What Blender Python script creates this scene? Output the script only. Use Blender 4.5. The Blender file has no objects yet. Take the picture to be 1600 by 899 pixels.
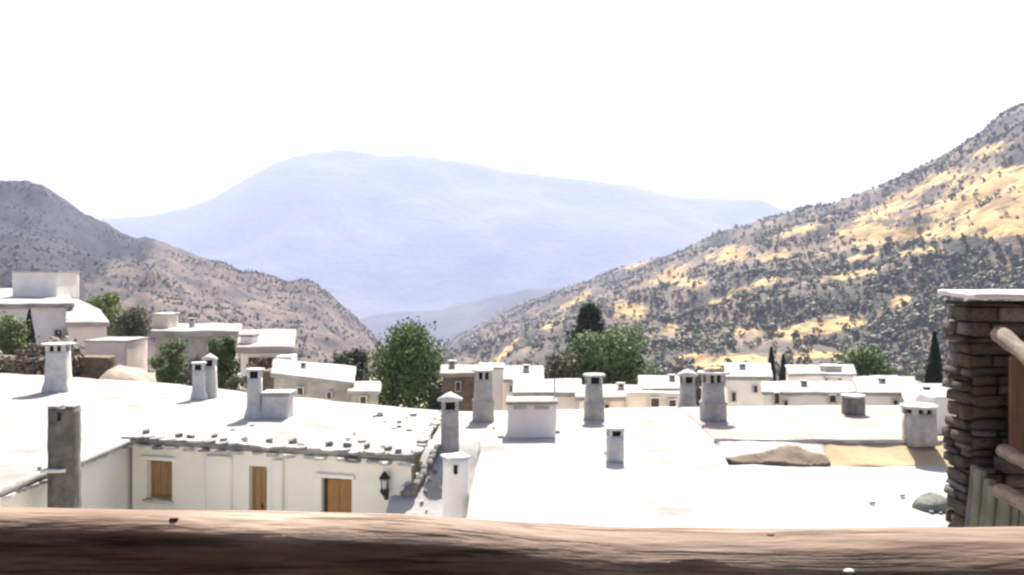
import bpy, bmesh, math, random
import numpy as np
from mathutils import Vector, Matrix, noise
from mathutils.bvhtree import BVHTree
random.seed(7); rng = np.random.default_rng(7)
S = bpy.context.scene
C = S.collection
# ------------------------------------------------------------------ camera, sky, sun, exposure
F, HZ = 1500.0, 430.0                       # focal length and horizon row, in pixels of a 1600 wide picture
cam = bpy.data.cameras.new('camera'); co = bpy.data.objects.new('camera', cam); C.objects.link(co)
co.location = (0, 0, 0); co.rotation_euler = (math.radians(90), 0, 0)
cam.sensor_width = 36; cam.lens = 36*F/1600; cam.shift_y = -(449.5-HZ)/1600
cam.clip_start = 0.05; cam.clip_end = 60000
S.camera = co
SUN_EL, SUN_AZ = math.radians(46), math.radians(6)     # azimuth from +Y towards +X
sv = Vector((math.sin(SUN_AZ)*math.cos(SUN_EL), math.cos(SUN_AZ)*math.cos(SUN_EL), math.sin(SUN_EL)))
w = bpy.data.worlds.new('World'); S.world = w; w.use_nodes = True
wn = w.node_tree; bg = wn.nodes['Background']
sky = wn.nodes.new('ShaderNodeTexSky'); sky.sky_type = 'NISHITA'; sky.sun_disc = False
sky.sun_elevation = SUN_EL; sky.sun_rotation = SUN_AZ; sky.altitude = 400
sky.air_density = .8; sky.dust_density = 6.0; sky.ozone_density = 1.0
wn.links.new(sky.outputs[0], bg.inputs[0]); bg.inputs[1].default_value = 0.068
sl = bpy.data.lights.new('sun', 'SUN'); sl.energy = 5.0; sl.angle = math.radians(0.6); sl.color = (1, .95, .87)
so = bpy.data.objects.new('sun', sl); C.objects.link(so); so.rotation_euler = (-sv).to_track_quat('-Z', 'Y').to_euler()
so.location = (30, 60, 80)
S.view_settings.view_transform = 'Standard'; S.view_settings.look = 'None'; S.view_settings.gamma = 1
S.view_settings.exposure = 1.7
S.render.engine = 'CYCLES'
S.cycles.max_bounces = 8; S.cycles.diffuse_bounces = 4; S.cycles.volume_bounces = 1
S.cycles.use_denoising = True
S.cycles.filter_width = 2.5

# ------------------------------------------------------------------ helpers
def W(u, v, Y): return Vector(((u-800)/F*Y, Y, (HZ-v)/F*Y))
def X(u, Y): return (u-800)/F*Y
def Z(v, Y): return (HZ-v)/F*Y
def tag(o, label=None, cat=None, group=None, kind=None):
    if label: o['label'] = label
    if cat: o['category'] = cat
    if group: o['group'] = group
    if kind: o['kind'] = kind
    return o
def link(name, me, mat=None, parent=None):
    o = bpy.data.objects.new(name, me); C.objects.link(o)
    if mat is not None and not me.materials: me.materials.append(mat)
    if parent is not None: o.parent = parent
    return o
def empty(name, loc, label, cat, group=None):
    o = bpy.data.objects.new(name, None); C.objects.link(o); o.location = loc
    return tag(o, label, cat, group)
def n3(p, s, o=0): return noise.noise_vector(Vector(p)*s + Vector((o, o*1.7, -o)))
def refine(bm, cell):
    for _ in range(8):
        bmesh.ops.triangulate(bm, faces=[f for f in bm.faces if len(f.verts) > 4])
        L = [e for e in bm.edges if e.calc_length() > cell]
        if not L: break
        bmesh.ops.subdivide_edges(bm, edges=L, cuts=1, use_grid_fill=True)
def rough(bm, cell=None, amp=0.0, scale=1.0, bevel=0.0, seg=2, seed=0):
    bmesh.ops.recalc_face_normals(bm, faces=bm.faces)
    if bevel:
        bm.normal_update()
        ed = [e for e in bm.edges if len(e.link_faces) == 2 and e.calc_face_angle(0) > .5]
        bmesh.ops.bevel(bm, geom=ed, offset=bevel, segments=seg, affect='EDGES', profile=.5, clamp_overlap=True)
    if cell: refine(bm, cell)
    if amp:
        for v in bm.verts:
            v.co += n3(v.co, scale, seed)*amp + n3(v.co, scale*3.1, seed+9)*amp*.35
def fin(bm, name, mat, parent=None, origin=None, smooth=True, mesh_only=False):
    """mesh from bm in world (or local) coordinates; origin = where the object's own origin goes"""
    if origin is not None:
        bmesh.ops.translate(bm, verts=bm.verts, vec=-Vector(origin))
    me = bpy.data.meshes.new(name); bm.to_mesh(me); bm.free()
    if smooth: me.polygons.foreach_set('use_smooth', [True]*len(me.polygons))
    me.materials.append(mat)
    if mesh_only: return me
    o = link(name, me, None, parent)
    if origin is not None: o.location = Vector(origin) - (parent.location if parent and parent.parent is None else Vector())
    return o
def add_prism(bm, poly, z0, z1, top=None):
    """vertical prism over an xy polygon; top(x,y) may give the upper height"""
    b = [bm.verts.new((p[0], p[1], z0)) for p in poly]
    t = [bm.verts.new((p[0], p[1], top(*p[:2]) if top else z1)) for p in poly]
    n = len(poly)
    for i in range(n): bm.faces.new((b[i], b[(i+1) % n], t[(i+1) % n], t[i]))
    bm.faces.new(t); bm.faces.new(b[::-1])
def add_box(bm, c, s, rz=0, taper=1.0, M=None):
    vs = []
    cr, sr = math.cos(rz), math.sin(rz)
    for dz in (-.5, .5):
        k = taper if dz > 0 else 1
        for dx, dy in ((-.5, -.5), (.5, -.5), (.5, .5), (-.5, .5)):
            x, y = dx*s[0]*k, dy*s[1]*k
            p = Vector((c[0]+x*cr-y*sr, c[1]+x*sr+y*cr, c[2]+dz*s[2]))
            vs.append(bm.verts.new(M @ p if M else p))
    for f in ((0, 1, 5, 4), (1, 2, 6, 5), (2, 3, 7, 6), (3, 0, 4, 7), (4, 5, 6, 7), (3, 2, 1, 0)):
        bm.faces.new([vs[i] for i in f])
def add_tube(bm, pts, rad, seg=10, cap=True):
    rings = []
    for i, p in enumerate(pts):
        p = Vector(p)
        d = (Vector(pts[min(i+1, len(pts)-1)]) - Vector(pts[max(i-1, 0)])).normalized()
        a = d.cross(Vector((0, 0, 1)) if abs(d.z) < .9 else Vector((1, 0, 0))).normalized(); b = d.cross(a)
        rings.append([bm.verts.new(p + (a*math.cos(t)+b*math.sin(t))*rad[i]) for t in [2*math.pi*k/seg for k in range(seg)]])
    for r0, r1 in zip(rings, rings[1:]):
        for k in range(seg): bm.faces.new((r0[k], r0[(k+1) % seg], r1[(k+1) % seg], r1[k]))
    if cap: bm.faces.new(rings[0][::-1]); bm.faces.new(rings[-1])

# ------------------------------------------------------------------ materials
MATS = {}
def mat(name, c1, c2=None, scale=3.0, rough_=.9, bump=.3, bscale=None, detail=6, stretch=None, c3=None, bdist=.03, spec=.2):
    m = bpy.data.materials.new(name); m.use_nodes = True; N = m.node_tree; L = N.links
    b = N.nodes['Principled BSDF']; b.inputs['Roughness'].default_value = rough_
    b.inputs['Specular IOR Level'].default_value = spec
    tc = N.nodes.new('ShaderNodeTexCoord'); mp = N.nodes.new('ShaderNodeMapping')
    L.new(tc.outputs['Object'], mp.inputs[0])
    if stretch: mp.inputs['Scale'].default_value = stretch
    no = N.nodes.new('ShaderNodeTexNoise'); no.inputs['Scale'].default_value = scale; no.inputs['Detail'].default_value = detail
    no.inputs['Roughness'].default_value = .65
    L.new(mp.outputs[0], no.inputs[0])
    cr = N.nodes.new('ShaderNodeValToRGB'); e = cr.color_ramp.elements
    e[0].position = .32; e[0].color = (*c1, 1); e[1].position = .68; e[1].color = (*(c2 or c1), 1)
    if c3:
        k = cr.color_ramp.elements.new(.5); k.color = (*c3, 1)
    L.new(no.outputs[0], cr.inputs[0]); L.new(cr.outputs[0], b.inputs['Base Color'])
    if bump:
        n2 = N.nodes.new('ShaderNodeTexNoise'); n2.inputs['Scale'].default_value = bscale or scale*4; n2.inputs['Detail'].default_value = 5
        L.new(mp.outputs[0], n2.inputs[0])
        bp = N.nodes.new('ShaderNodeBump'); bp.inputs['Strength'].default_value = bump; bp.inputs['Distance'].default_value = bdist
        L.new(n2.outputs[0], bp.inputs['Height']); L.new(bp.outputs[0], b.inputs['Normal'])
    MATS[name] = m
    return m
M = MATS
mat('whitewash', (.70, .665, .60), (.82, .79, .73), 1.3, bump=.35, bscale=6)
mat('cream_wash', (.78, .73, .58), (.86, .83, .71), .9, bump=.35, bscale=6, c3=(.83, .79, .66))
mat('pink_wash', (.68, .58, .52), (.78, .72, .66), .8, bump=.3, bscale=5)
mat('beige_wash', (.50, .42, .33), (.66, .58, .48), 1.0, bump=.4, bscale=5)
mat('grey_render', (.26, .25, .23), (.40, .39, .36), 2.2, bump=.5, bscale=9)
mat('chimney_render', (.25, .237, .215), (.44, .418, .385), 3.0, bump=.5, bscale=12)
mat('pale_chimney', (.40, .39, .36), (.58, .565, .53), 3.0, bump=.4, bscale=10)
mat('grey_stack', (.06, .055, .048), (.14, .132, .115), 3.5, bump=.6, bscale=12)
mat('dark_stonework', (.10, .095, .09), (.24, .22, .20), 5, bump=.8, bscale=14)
mat('launa', (.19, .182, .165), (.40, .39, .37), .55, bump=.5, bscale=9, c3=(.30, .293, .275))
mat('pinkish_launa', (.22, .185, .162), (.34, .295, .265), .7, bump=.5, bscale=8)
mat('tan_clay', (.34, .25, .135), (.44, .345, .21), 1.2, bump=.5, bscale=7)
mat('brown_clay', (.10, .075, .052), (.20, .15, .105), 2.5, bump=.6, bscale=9)
mat('slate', (.13, .13, .125), (.30, .29, .27), 4, bump=.5, bscale=12)
mat('pale_slate', (.40, .39, .36), (.58, .56, .52), 4, bump=.5, bscale=12)
mat('strip_slate', (.085, .09, .062), (.17, .17, .125), 4, bump=.5, bscale=12)
mat('soot', (.008, .008, .008), (.02, .018, .016), 5, bump=0)
mat('wood_tan', (.26, .15, .06), (.40, .25, .11), 6, rough_=.7, bump=.4, stretch=(6, 6, .6))
mat('wood_orange', (.30, .14, .05), (.44, .23, .09), 6, rough_=.7, bump=.4, stretch=(6, 6, .6))
mat('wood_red', (.07, .034, .02), (.14, .068, .04), 6, rough_=.7, bump=.4, stretch=(6, 6, .6))
mat('wood_dark', (.05, .035, .025), (.10, .07, .05), 6, rough_=.8, bump=.4, stretch=(6, 6, .6))
mat('pale_timber', (.085, .062, .045), (.26, .20, .155), 5, rough_=.85, bump=.6, stretch=(1, 6, 6), bscale=14, bdist=.012)
mat('stone_brown', (.05, .04, .032), (.125, .10, .08), 7, bump=.9, bscale=16)
mat('stone_grey', (.10, .092, .084), (.24, .22, .20), 7, bump=.9, bscale=16)
mat('stone_rust', (.06, .043, .03), (.135, .095, .065), 7, bump=.9, bscale=16)
mat('mortar', (.10, .09, .075), (.19, .17, .14), 9, bump=.7)
mat('cap_slab', (.40, .36, .34), (.55, .50, .48), 5, bump=.5, bscale=14)
mat('iron', (.012, .012, .012), (.03, .03, .03), 5, rough_=.5, bump=.1)
mat('lamp_glass', (.5, .5, .48), (.62, .62, .6), 3, rough_=.25, bump=0, spec=.5)
mat('bark', (.06, .045, .03), (.14, .11, .08), 6, bump=.9, stretch=(2, 2, .5))
mat('village_ground', (.20, .16, .11), (.36, .30, .22), .25, bump=.6, bscale=2)

def foliage(name, dark, light, trans=.25):
    m = bpy.data.materials.new(name); m.use_nodes = True; N = m.node_tree; L = N.links
    b = N.nodes['Principled BSDF']; b.inputs['Roughness'].default_value = .7; b.inputs['Specular IOR Level'].default_value = .25
    g = N.nodes.new('ShaderNodeNewGeometry'); tc = N.nodes.new('ShaderNodeTexCoord')
    no = N.nodes.new('ShaderNodeTexNoise'); no.inputs['Scale'].default_value = 1.1; no.inputs['Detail'].default_value = 3
    L.new(tc.outputs['Object'], no.inputs[0])
    ad = N.nodes.new('ShaderNodeMath'); ad.operation = 'MULTIPLY_ADD'; ad.inputs[1].default_value = .55
    L.new(g.outputs['Random Per Island'], ad.inputs[0])
    su = N.nodes.new('ShaderNodeMath'); su.operation = 'SUBTRACT'; su.inputs[1].default_value = .27; L.new(no.outputs[0], su.inputs[0])
    L.new(su.outputs[0], ad.inputs[2])
    cr = N.nodes.new('ShaderNodeValToRGB'); e = cr.color_ramp.elements
    e[0].position = .1; e[0].color = (*dark, 1); e[1].position = .85; e[1].color = (*light, 1)
    L.new(ad.outputs[0], cr.inputs[0]); L.new(cr.outputs[0], b.inputs['Base Color'])
    tr = N.nodes.new('ShaderNodeBsdfTranslucent'); L.new(cr.outputs[0], tr.inputs[0])
    mx = N.nodes.new('ShaderNodeMixShader'); mx.inputs[0].default_value = trans
    L.new(b.outputs[0], mx.inputs[1]); L.new(tr.outputs[0], mx.inputs[2])
    L.new(mx.outputs[0], N.nodes['Material Output'].inputs[0])
    MATS[name] = m; return m
foliage('leaf_green', (.025, .05, .012), (.12, .18, .05))
foliage('leaf_bright', (.05, .085, .02), (.19, .23, .07))
foliage('leaf_dark', (.012, .022, .010), (.045, .065, .028), .15)
foliage('leaf_far', (.05, .06, .024), (.14, .15, .062), .2)
foliage('leaf_far_dark', (.03, .042, .024), (.09, .10, .055), .2)
foliage('leaf_fresh', (.03, .06, .016), (.13, .19, .055))
foliage('leaf_olive', (.03, .035, .018), (.10, .105, .06))
foliage('leaf_brown', (.06, .045, .028), (.16, .12, .075), .1)
foliage('leaf_cypress', (.008, .014, .007), (.03, .042, .018), .1)
foliage('leaf_scrub', (.032, .036, .016), (.115, .112, .055), .15)

# ------------------------------------------------------------------ terrain
def lerp_list(L, u):
    if u <= L[0][0]: return L[0][1]
    for (a, va), (b, vb) in zip(L, L[1:]):
        if u <= b:
            k = (u-a)/(b-a); return va+(vb-va)*k
    return L[-1][1]
GP = [(-400, -9), (30, -9.6), (110, -11.5), (250, -28), (450, -66), (900, -150), (2000, -300), (5000, -415), (20000, -430)]
def g(x, y):
    r = math.hypot(x, y) if y > 0 else -abs(y)
    k = max(0, 1 - max(0, r-120)/200)
    return lerp_list(GP, r) - .035*max(-80, min(60, x))*k*(1 if y > 0 else .3)
def heightfield(name, rows, mat_, field=None, kind='structure'):
    nr, nc = len(rows), len(rows[0])
    vs = [p for r in rows for p in r]
    fs = [(i*nc+j, i*nc+j+1, (i+1)*nc+j+1, (i+1)*nc+j) for i in range(nr-1) for j in range(nc-1)]
    me = bpy.data.meshes.new(name); me.from_pydata(vs, [], fs)
    me.polygons.foreach_set('use_smooth', [True]*len(me.polygons))
    if field is not None:
        a = me.attributes.new('field', 'FLOAT', 'POINT'); a.data.foreach_set('value', field)
    me.materials.append(mat_)
    o = link(name, me); tag(o, kind=kind)
    return o
# ground: one polar sheet out to 12 km
rads = [0.01, 6, 10, 14, 20, 27, 35, 45, 60, 80, 105, 140, 190, 250, 330, 450, 620, 900, 1300, 2000, 3000, 4500, 6500, 9000, 12000]
rows = []
for r in rads:
    row = []
    for k in range(97):
        a = 2*math.pi*k/96
        x, y = r*math.sin(a), r*math.cos(a)
        row.append((x, y, g(x, y) + (noise.noise((x*.05, y*.05, 0))*.5 if 8 < r < 400 else 0)))
    rows.append(row)
heightfield('ground', rows, M['village_ground'])

bm = bmesh.new(); add_prism(bm, [(-10.2, 2.0), (-.9, 2.0), (-.9, 17.0), (-2.6, 17.0), (-2.6, 22.6), (-9.9, 25.2)], -9.9, -7.1); rough(bm, .9, .03, .8)
tag(fin(bm, 'courtyard', mat('courtyard_paving', (.60, .57, .50), (.74, .71, .65), 1.2, bump=.4)), kind='structure')

def hill_mat(name, a, b, c, gold=None, s=.004, dark=None):
    m = bpy.data.materials.new(name); m.use_nodes = True; N = m.node_tree; L = N.links
    bs = N.nodes['Principled BSDF']; bs.inputs['Roughness'].default_value = .95; bs.inputs['Specular IOR Level'].default_value = .1
    tc = N.nodes.new('ShaderNodeTexCoord')
    n1 = N.nodes.new('ShaderNodeTexNoise'); n1.inputs['Scale'].default_value = s; n1.inputs['Detail'].default_value = 10; n1.inputs['Roughness'].default_value = .72
    L.new(tc.outputs['Object'], n1.inputs[0])
    cr = N.nodes.new('ShaderNodeValToRGB'); e = cr.color_ramp.elements
    e[0].position = .41; e[0].color = (*a, 1); e[1].position = .61; e[1].color = (*c, 1); k = e.new(.5); k.color = (*b, 1)
    L.new(n1.outputs[0], cr.inputs[0]); out = cr.outputs[0]
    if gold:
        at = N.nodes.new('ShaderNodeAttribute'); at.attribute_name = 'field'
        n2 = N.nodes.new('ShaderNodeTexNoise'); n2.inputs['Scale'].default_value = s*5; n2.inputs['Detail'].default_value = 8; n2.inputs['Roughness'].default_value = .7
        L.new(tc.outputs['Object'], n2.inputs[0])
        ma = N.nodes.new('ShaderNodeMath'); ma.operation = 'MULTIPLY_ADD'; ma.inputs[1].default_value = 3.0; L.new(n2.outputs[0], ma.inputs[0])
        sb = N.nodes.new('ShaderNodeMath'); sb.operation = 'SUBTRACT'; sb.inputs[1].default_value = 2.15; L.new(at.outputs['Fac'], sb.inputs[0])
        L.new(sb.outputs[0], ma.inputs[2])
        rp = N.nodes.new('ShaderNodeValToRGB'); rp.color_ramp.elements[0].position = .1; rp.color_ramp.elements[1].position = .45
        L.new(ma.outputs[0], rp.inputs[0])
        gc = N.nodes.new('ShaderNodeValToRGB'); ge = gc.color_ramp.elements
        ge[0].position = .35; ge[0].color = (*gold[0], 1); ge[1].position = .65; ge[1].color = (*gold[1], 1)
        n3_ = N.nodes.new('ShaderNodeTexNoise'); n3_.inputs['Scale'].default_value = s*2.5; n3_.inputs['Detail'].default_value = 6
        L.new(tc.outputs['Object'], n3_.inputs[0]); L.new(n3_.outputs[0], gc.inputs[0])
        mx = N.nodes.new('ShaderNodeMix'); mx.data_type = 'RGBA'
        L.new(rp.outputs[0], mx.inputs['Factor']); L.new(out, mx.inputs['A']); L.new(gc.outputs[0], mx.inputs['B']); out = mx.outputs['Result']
    L.new(out, bs.inputs['Base Color'])
    n4 = N.nodes.new('ShaderNodeTexNoise'); n4.inputs['Scale'].default_value = s*12; n4.inputs['Detail'].default_value = 6
    L.new(tc.outputs['Object'], n4.inputs[0])
    bp = N.nodes.new('ShaderNodeBump'); bp.inputs['Strength'].default_value = .8; bp.inputs['Distance'].default_value = .03/s
    L.new(n4.outputs[0], bp.inputs['Height']); L.new(bp.outputs[0], bs.inputs['Normal'])
    return m
hm_right = hill_mat('right_hill_ground', (.045, .045, .034), (.095, .080, .062), (.19, .145, .105), gold=((.23, .14, .06), (.47, .34, .145)), s=.018)
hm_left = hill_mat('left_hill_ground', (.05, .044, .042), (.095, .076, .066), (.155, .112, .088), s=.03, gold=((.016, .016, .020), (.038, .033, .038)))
hm_dark = hill_mat('dark_hill_ground', (.035, .035, .036), (.060, .054, .056), (.10, .085, .08), s=.006)
hm_mid = hill_mat('ridge_ground', (.03, .032, .038), (.05, .05, .055), (.09, .08, .075), s=.004)
hm_far = hill_mat('mountain_ground', (.05, .055, .05), (.09, .085, .075), (.15, .13, .11), s=.0012)

def hill(name, sky_, ridge, r0, zb, mat_, u0, u1, du, nt, amp, nscale, field=None, power=1.0, back=.35, skyamp=0):
    """a hillside with real depth: rises from (r0, zb) to its ridge line, then falls behind it"""
    us = [u0+du*i for i in range(int((u1-u0)/du)+1)]
    ts = [i/nt for i in range(nt+1)] + [1+back*.25, 1+back*.6, 1+back]
    rows, fld = [], []
    for t in ts:
        row = []
        for u in us:
            R = lerp_list(ridge, u); d = Vector(((u-800)/F, 1, 0))
            zt = (HZ-lerp_list(sky_, u))/F*R
            a0 = r0 if not callable(r0) else r0(u)
            z0 = zb if not callable(zb) else zb(u)
            if t <= 1: Y = a0+(R-a0)*t; z = z0+(zt-z0)*(t**power)
            else: Y = R*(1+(t-1)*.9); z = zt-(zt-min(z0, zt-60))*((t-1)/back)**1.3
            x = d.x*Y
            p = Vector((x, Y, 0))*nscale
            k = min(1, 4*t*(1.12-t)) if t <= 1 else .4
            z += amp*k*(noise.fractal(p, 1.0, 2.1, 5)) + skyamp*noise.fractal(p*5, .9, 2, 4)*(k*.5+.5)
            row.append((x, Y, z))
            if field: fld.append(field(u, HZ-z/Y*F))
        rows.append(row)
    o = heightfield(name, rows, mat_, fld if field else None)
    return o, rows, fld
# far blue massif
SK_FAR = [(-700, 372), (-200, 352), (170, 345), (230, 341), (290, 330), (330, 312), (370, 291), (420, 262), (460, 247), (490, 240), (530, 237), (560, 240), (600, 244), (640, 243), (680, 246),
          (780, 258), (850, 272), (920, 275), (980, 282), (1020, 292), (1060, 300), (1130, 306), (1190, 312), (1225, 330), (1300, 352), (1500, 385), (2300, 400)]
hill('far_mountain', SK_FAR, [(-700, 9600), (800, 9000), (2300, 9800)], 6200, -425, hm_far, -700, 2300, 12, 34, 150, .0007, power=1.25, skyamp=12)
SK_MID = [(380, 520), (470, 505), (560, 499), (600, 491), (640, 488), (690, 487), (730, 477), (770, 466), (830, 456), (880, 452), (950, 446), (1050, 440), (1300, 420), (1600, 400)]
hill('middle_ridge', SK_MID, [(380, 4600), (900, 4000), (1600, 3600)], 2900, -330, hm_mid, 300, 1600, 10, 24, 40, .0018, skyamp=6)
SK_LEFT = [(-900, 250), (-300, 268), (-100, 280), (0, 287), (40, 289), (65, 294), (90, 306), (115, 322), (140, 334), (170, 350), (195, 364), (215, 376), (228, 374), (260, 382), (300, 401), (345, 412), (380, 430), (420, 441), (450, 448), (475, 446), (495, 452), (520, 470), (545, 490), (575, 517), (600, 545), (640, 600)]
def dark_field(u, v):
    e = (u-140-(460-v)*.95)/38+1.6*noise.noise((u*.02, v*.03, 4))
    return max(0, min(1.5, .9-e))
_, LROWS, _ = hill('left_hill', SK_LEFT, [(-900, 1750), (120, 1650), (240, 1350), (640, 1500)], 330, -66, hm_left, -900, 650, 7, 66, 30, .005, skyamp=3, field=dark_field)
SK_R = [(600, 606), (650, 572), (690, 546), (725, 520), (760, 499), (800, 483), (850, 466), (900, 446), (960, 425), (1000, 412), (1040, 400), (1090, 378), (1130, 362), (1200, 342), (1260, 327), (1300, 319), (1340, 304), (1370, 291), (1420, 269),
        (1450, 254), (1480, 237), (1510, 216), (1530, 203), (1555, 185), (1575, 172), (1600, 163), (1650, 150), (1700, 146), (1900, 118), (2400, 90)]
def patch(cu, cv, ru, rv, ang=0):
    ca, sa = math.cos(math.radians(ang)), math.sin(math.radians(ang))
    return lambda u, v: ((((u-cu)*ca-(v-cv)*sa)/ru)**2+(((u-cu)*sa+(v-cv)*ca)/rv)**2)
PATCH = [patch(1470, 360, 175, 16, 8), patch(1560, 345, 110, 26, 4), patch(1560, 285, 90, 26, 12), patch(1500, 318, 90, 14, 14), patch(1350, 365, 55, 18, 5), patch(1380, 330, 60, 12, 18), patch(1640, 330, 120, 50),
         patch(982, 485, 30, 17), patch(1050, 428, 42, 12, 22), patch(1140, 398, 40, 14, 15), patch(1290, 510, 85, 15, 12), patch(1340, 497, 40, 10, 10), patch(1045, 515, 20, 8), patch(1140, 568, 70, 14, 4), patch(1080, 445, 30, 8),
         patch(795, 545, 45, 5, 42), patch(1215, 400, 34, 9, 10), patch(1000, 410, 30, 6, 25), patch(1330, 430, 60, 6, 10), patch(1120, 470, 26, 8), patch(1240, 520, 40, 10), patch(1545, 235, 35, 9, 20), patch(1420, 395, 120, 6, 6), patch(1180, 445, 40, 7, 15), patch(900, 470, 34, 7, 30), patch(1160, 520, 34, 8), patch(1400, 470, 40, 7, 10), patch(1090, 560, 30, 8), patch(1270, 555, 50, 8), patch(860, 510, 26, 6, 35), patch(1250, 360, 40, 8, 15), patch(1420, 300, 50, 9, 20), patch(1480, 275, 45, 10, 15)]
def gold_field(u, v):
    b = min(p(u, v) for p in PATCH)
    return max(0.0, 1.35-.6*b) if b < 2.2 else 0.0
RIDGE_R = [(600, 2900), (700, 2500), (960, 1900), (1200, 1550), (1600, 1250), (2400, 1150)]
_, RROWS, RFLD = hill('right_hill', SK_R, RIDGE_R, 360, -62, hm_right, 600, 2400, 6, 84, 20, .008, field=gold_field, skyamp=3)

# ------------------------------------------------------------------ leaves and trees
def leaf_mesh(name, pts, nrm, size, mat_, aspect=.6):
    n = len(pts)
    nrm = nrm/np.maximum(1e-6, np.linalg.norm(nrm, axis=1, keepdims=True))
    r = rng.normal(size=(n, 3)); a = np.cross(nrm, r); a /= np.maximum(1e-6, np.linalg.norm(a, axis=1, keepdims=True)); b = np.cross(nrm, a)
    s = size.reshape(-1, 1)
    q = np.stack([pts-a*s*.5, pts+b*s*aspect*.5+a*s*.1, pts+a*s*.55, pts-b*s*aspect*.5], 1).reshape(-1, 3).astype(np.float32)
    me = bpy.data.meshes.new(name); me.vertices.add(4*n); me.vertices.foreach_set('co', q.ravel())
    me.loops.add(4*n); me.loops.foreach_set('vertex_index', np.arange(4*n, dtype=np.int32))
    me.polygons.add(n); me.polygons.foreach_set('loop_start', np.arange(0, 4*n, 4, dtype=np.int32))
    me.update(calc_edges=True); me.validate(); me.materials.append(mat_)
    return me
def ball(n, shell=.45):
    d = rng.normal(size=(n, 3)); d /= np.linalg.norm(d, axis=1, keepdims=True)
    return d, d*(shell+(1-shell)*rng.random((n, 1))**.6)
def tree(name, label, u, vtop, wpx, Y, kind='round', leaf='leaf_green', vbase=None, n=4200, group=None, ls=1.0, cat='tree', parent=None):
    x = X(u, Y); zt = Z(vtop, Y); zb = g(x, Y)-.2
    if vbase: zb = max(zb, Z(vbase, Y))
    h = zt-zb; wd = wpx/F*Y
    root = empty(name, (x, Y, zb), label, cat, group)
    P, Nn = [], []
    lobes = []
    vis = min(h*.92, max(wd*1.15, h*.55))             # depth of the crown
    if kind == 'cypress':
        m_ = n
        t = rng.random(m_)**.8; a = rng.random(m_)*2*np.pi
        prof = np.minimum(1, (1-t)*h/(wd*2.6))**.75*(.85+.3*np.sin(a*3+t*17)*.35)
        rr = wd/2*prof*(.55+.45*rng.random(m_)**.5)
        P = np.stack([rr*np.cos(a), rr*np.sin(a), h*.05+t*h*.95], 1); Nn = np.stack([np.cos(a), np.sin(a), .5+rng.random(m_)], 1)
        lobes = [(0, 0, h*.8)]
    elif kind == 'willow':
        k = 26
        for i in range(k):
            a = i*2.4; f = math.sqrt((i+.5)/k); rr = wd*.38*f
            top = h*(1-.38*f**2*random.uniform(.6, 1.2))
            cx, cy = rr*math.cos(a), rr*math.sin(a)
            lobes.append((cx*.8, cy*.8, top-h*.18))
            m_ = n//k
            t = rng.random(m_)
            wob = wd*.11*(1-.3*t)
            px = cx*(1+.3*t)+rng.normal(size=m_)*wob; py = cy*(1+.3*t)+rng.normal(size=m_)*wob
            pz = top-t*h*(.45+.3*f)*random.uniform(.75, 1.05)-(rng.normal(size=m_)*.03*h)
            P.append(np.stack([px, py, np.maximum(pz, h*.06)], 1)); Nn.append(np.stack([px, py, np.full(m_, .6)], 1)+rng.normal(size=(m_, 3))*wd*.2)
        P = np.concatenate(P); Nn = np.concatenate(Nn)
    else:
        k = {'round': 15, 'bush': 11, 'cone': 12}[kind]
        for i in range(k):
            f = (i+.5)/k; a = i*2.4+random.uniform(-.4, .4)
            if kind == 'cone':
                zz = h-vis*(.06+.88*f); rr = wd*.36*f*random.uniform(.3, 1); R = wd*(.13+.2*f)
            else:
                zz = h-vis*(.16+.72*f); rr = wd*.34*math.sin(math.pi*min(.95, .18+.7*f))*random.uniform(.5, 1.05); R = wd*random.uniform(.17, .27)
            c = Vector((rr*math.cos(a), rr*math.sin(a), zz)); lobes.append(tuple(c))
            m_ = n//k; d, p = ball(m_)
            p = p*np.array([R, R, R*random.uniform(.7, 1.0)])*(.75+.5*rng.random((m_, 1)))
            P.append(p+np.array(c)); Nn.append(d+np.array([0, 0, .4])+rng.normal(size=(m_, 3))*.5)
        P = np.concatenate(P); Nn = np.concatenate(Nn)
    if kind in ('bush',): P[:, 2] = np.maximum(P[:, 2], .05*h)
    s = (wd*.055+.05)*ls*(.6+.8*rng.random(len(P)))
    me = leaf_mesh('crown', P, Nn, s, M[leaf])
    link('crown', me, None, root)
    bm = bmesh.new(); tr = max(.05, wd*.05)
    add_tube(bm, [(0, 0, 0), (tr*.3, 0, h*.25), (-tr*.2, tr*.2, h*.5), (0, 0, h*.8)], [tr*1.3, tr, tr*.7, tr*.2], 8)
    for c in lobes[:9]:
        b0 = Vector((0, 0, max(h*.2, min(c[2]-wd*.25, h*.6)))); c = Vector(c)
        if (c-b0).length > .15: add_tube(bm, [b0, b0.lerp(c, .5)+Vector((0, 0, -.03*h)), c], [tr*.5, tr*.32, tr*.1], 6)
    fin(bm, 'trunk', M['bark'], root)
    return root

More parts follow.
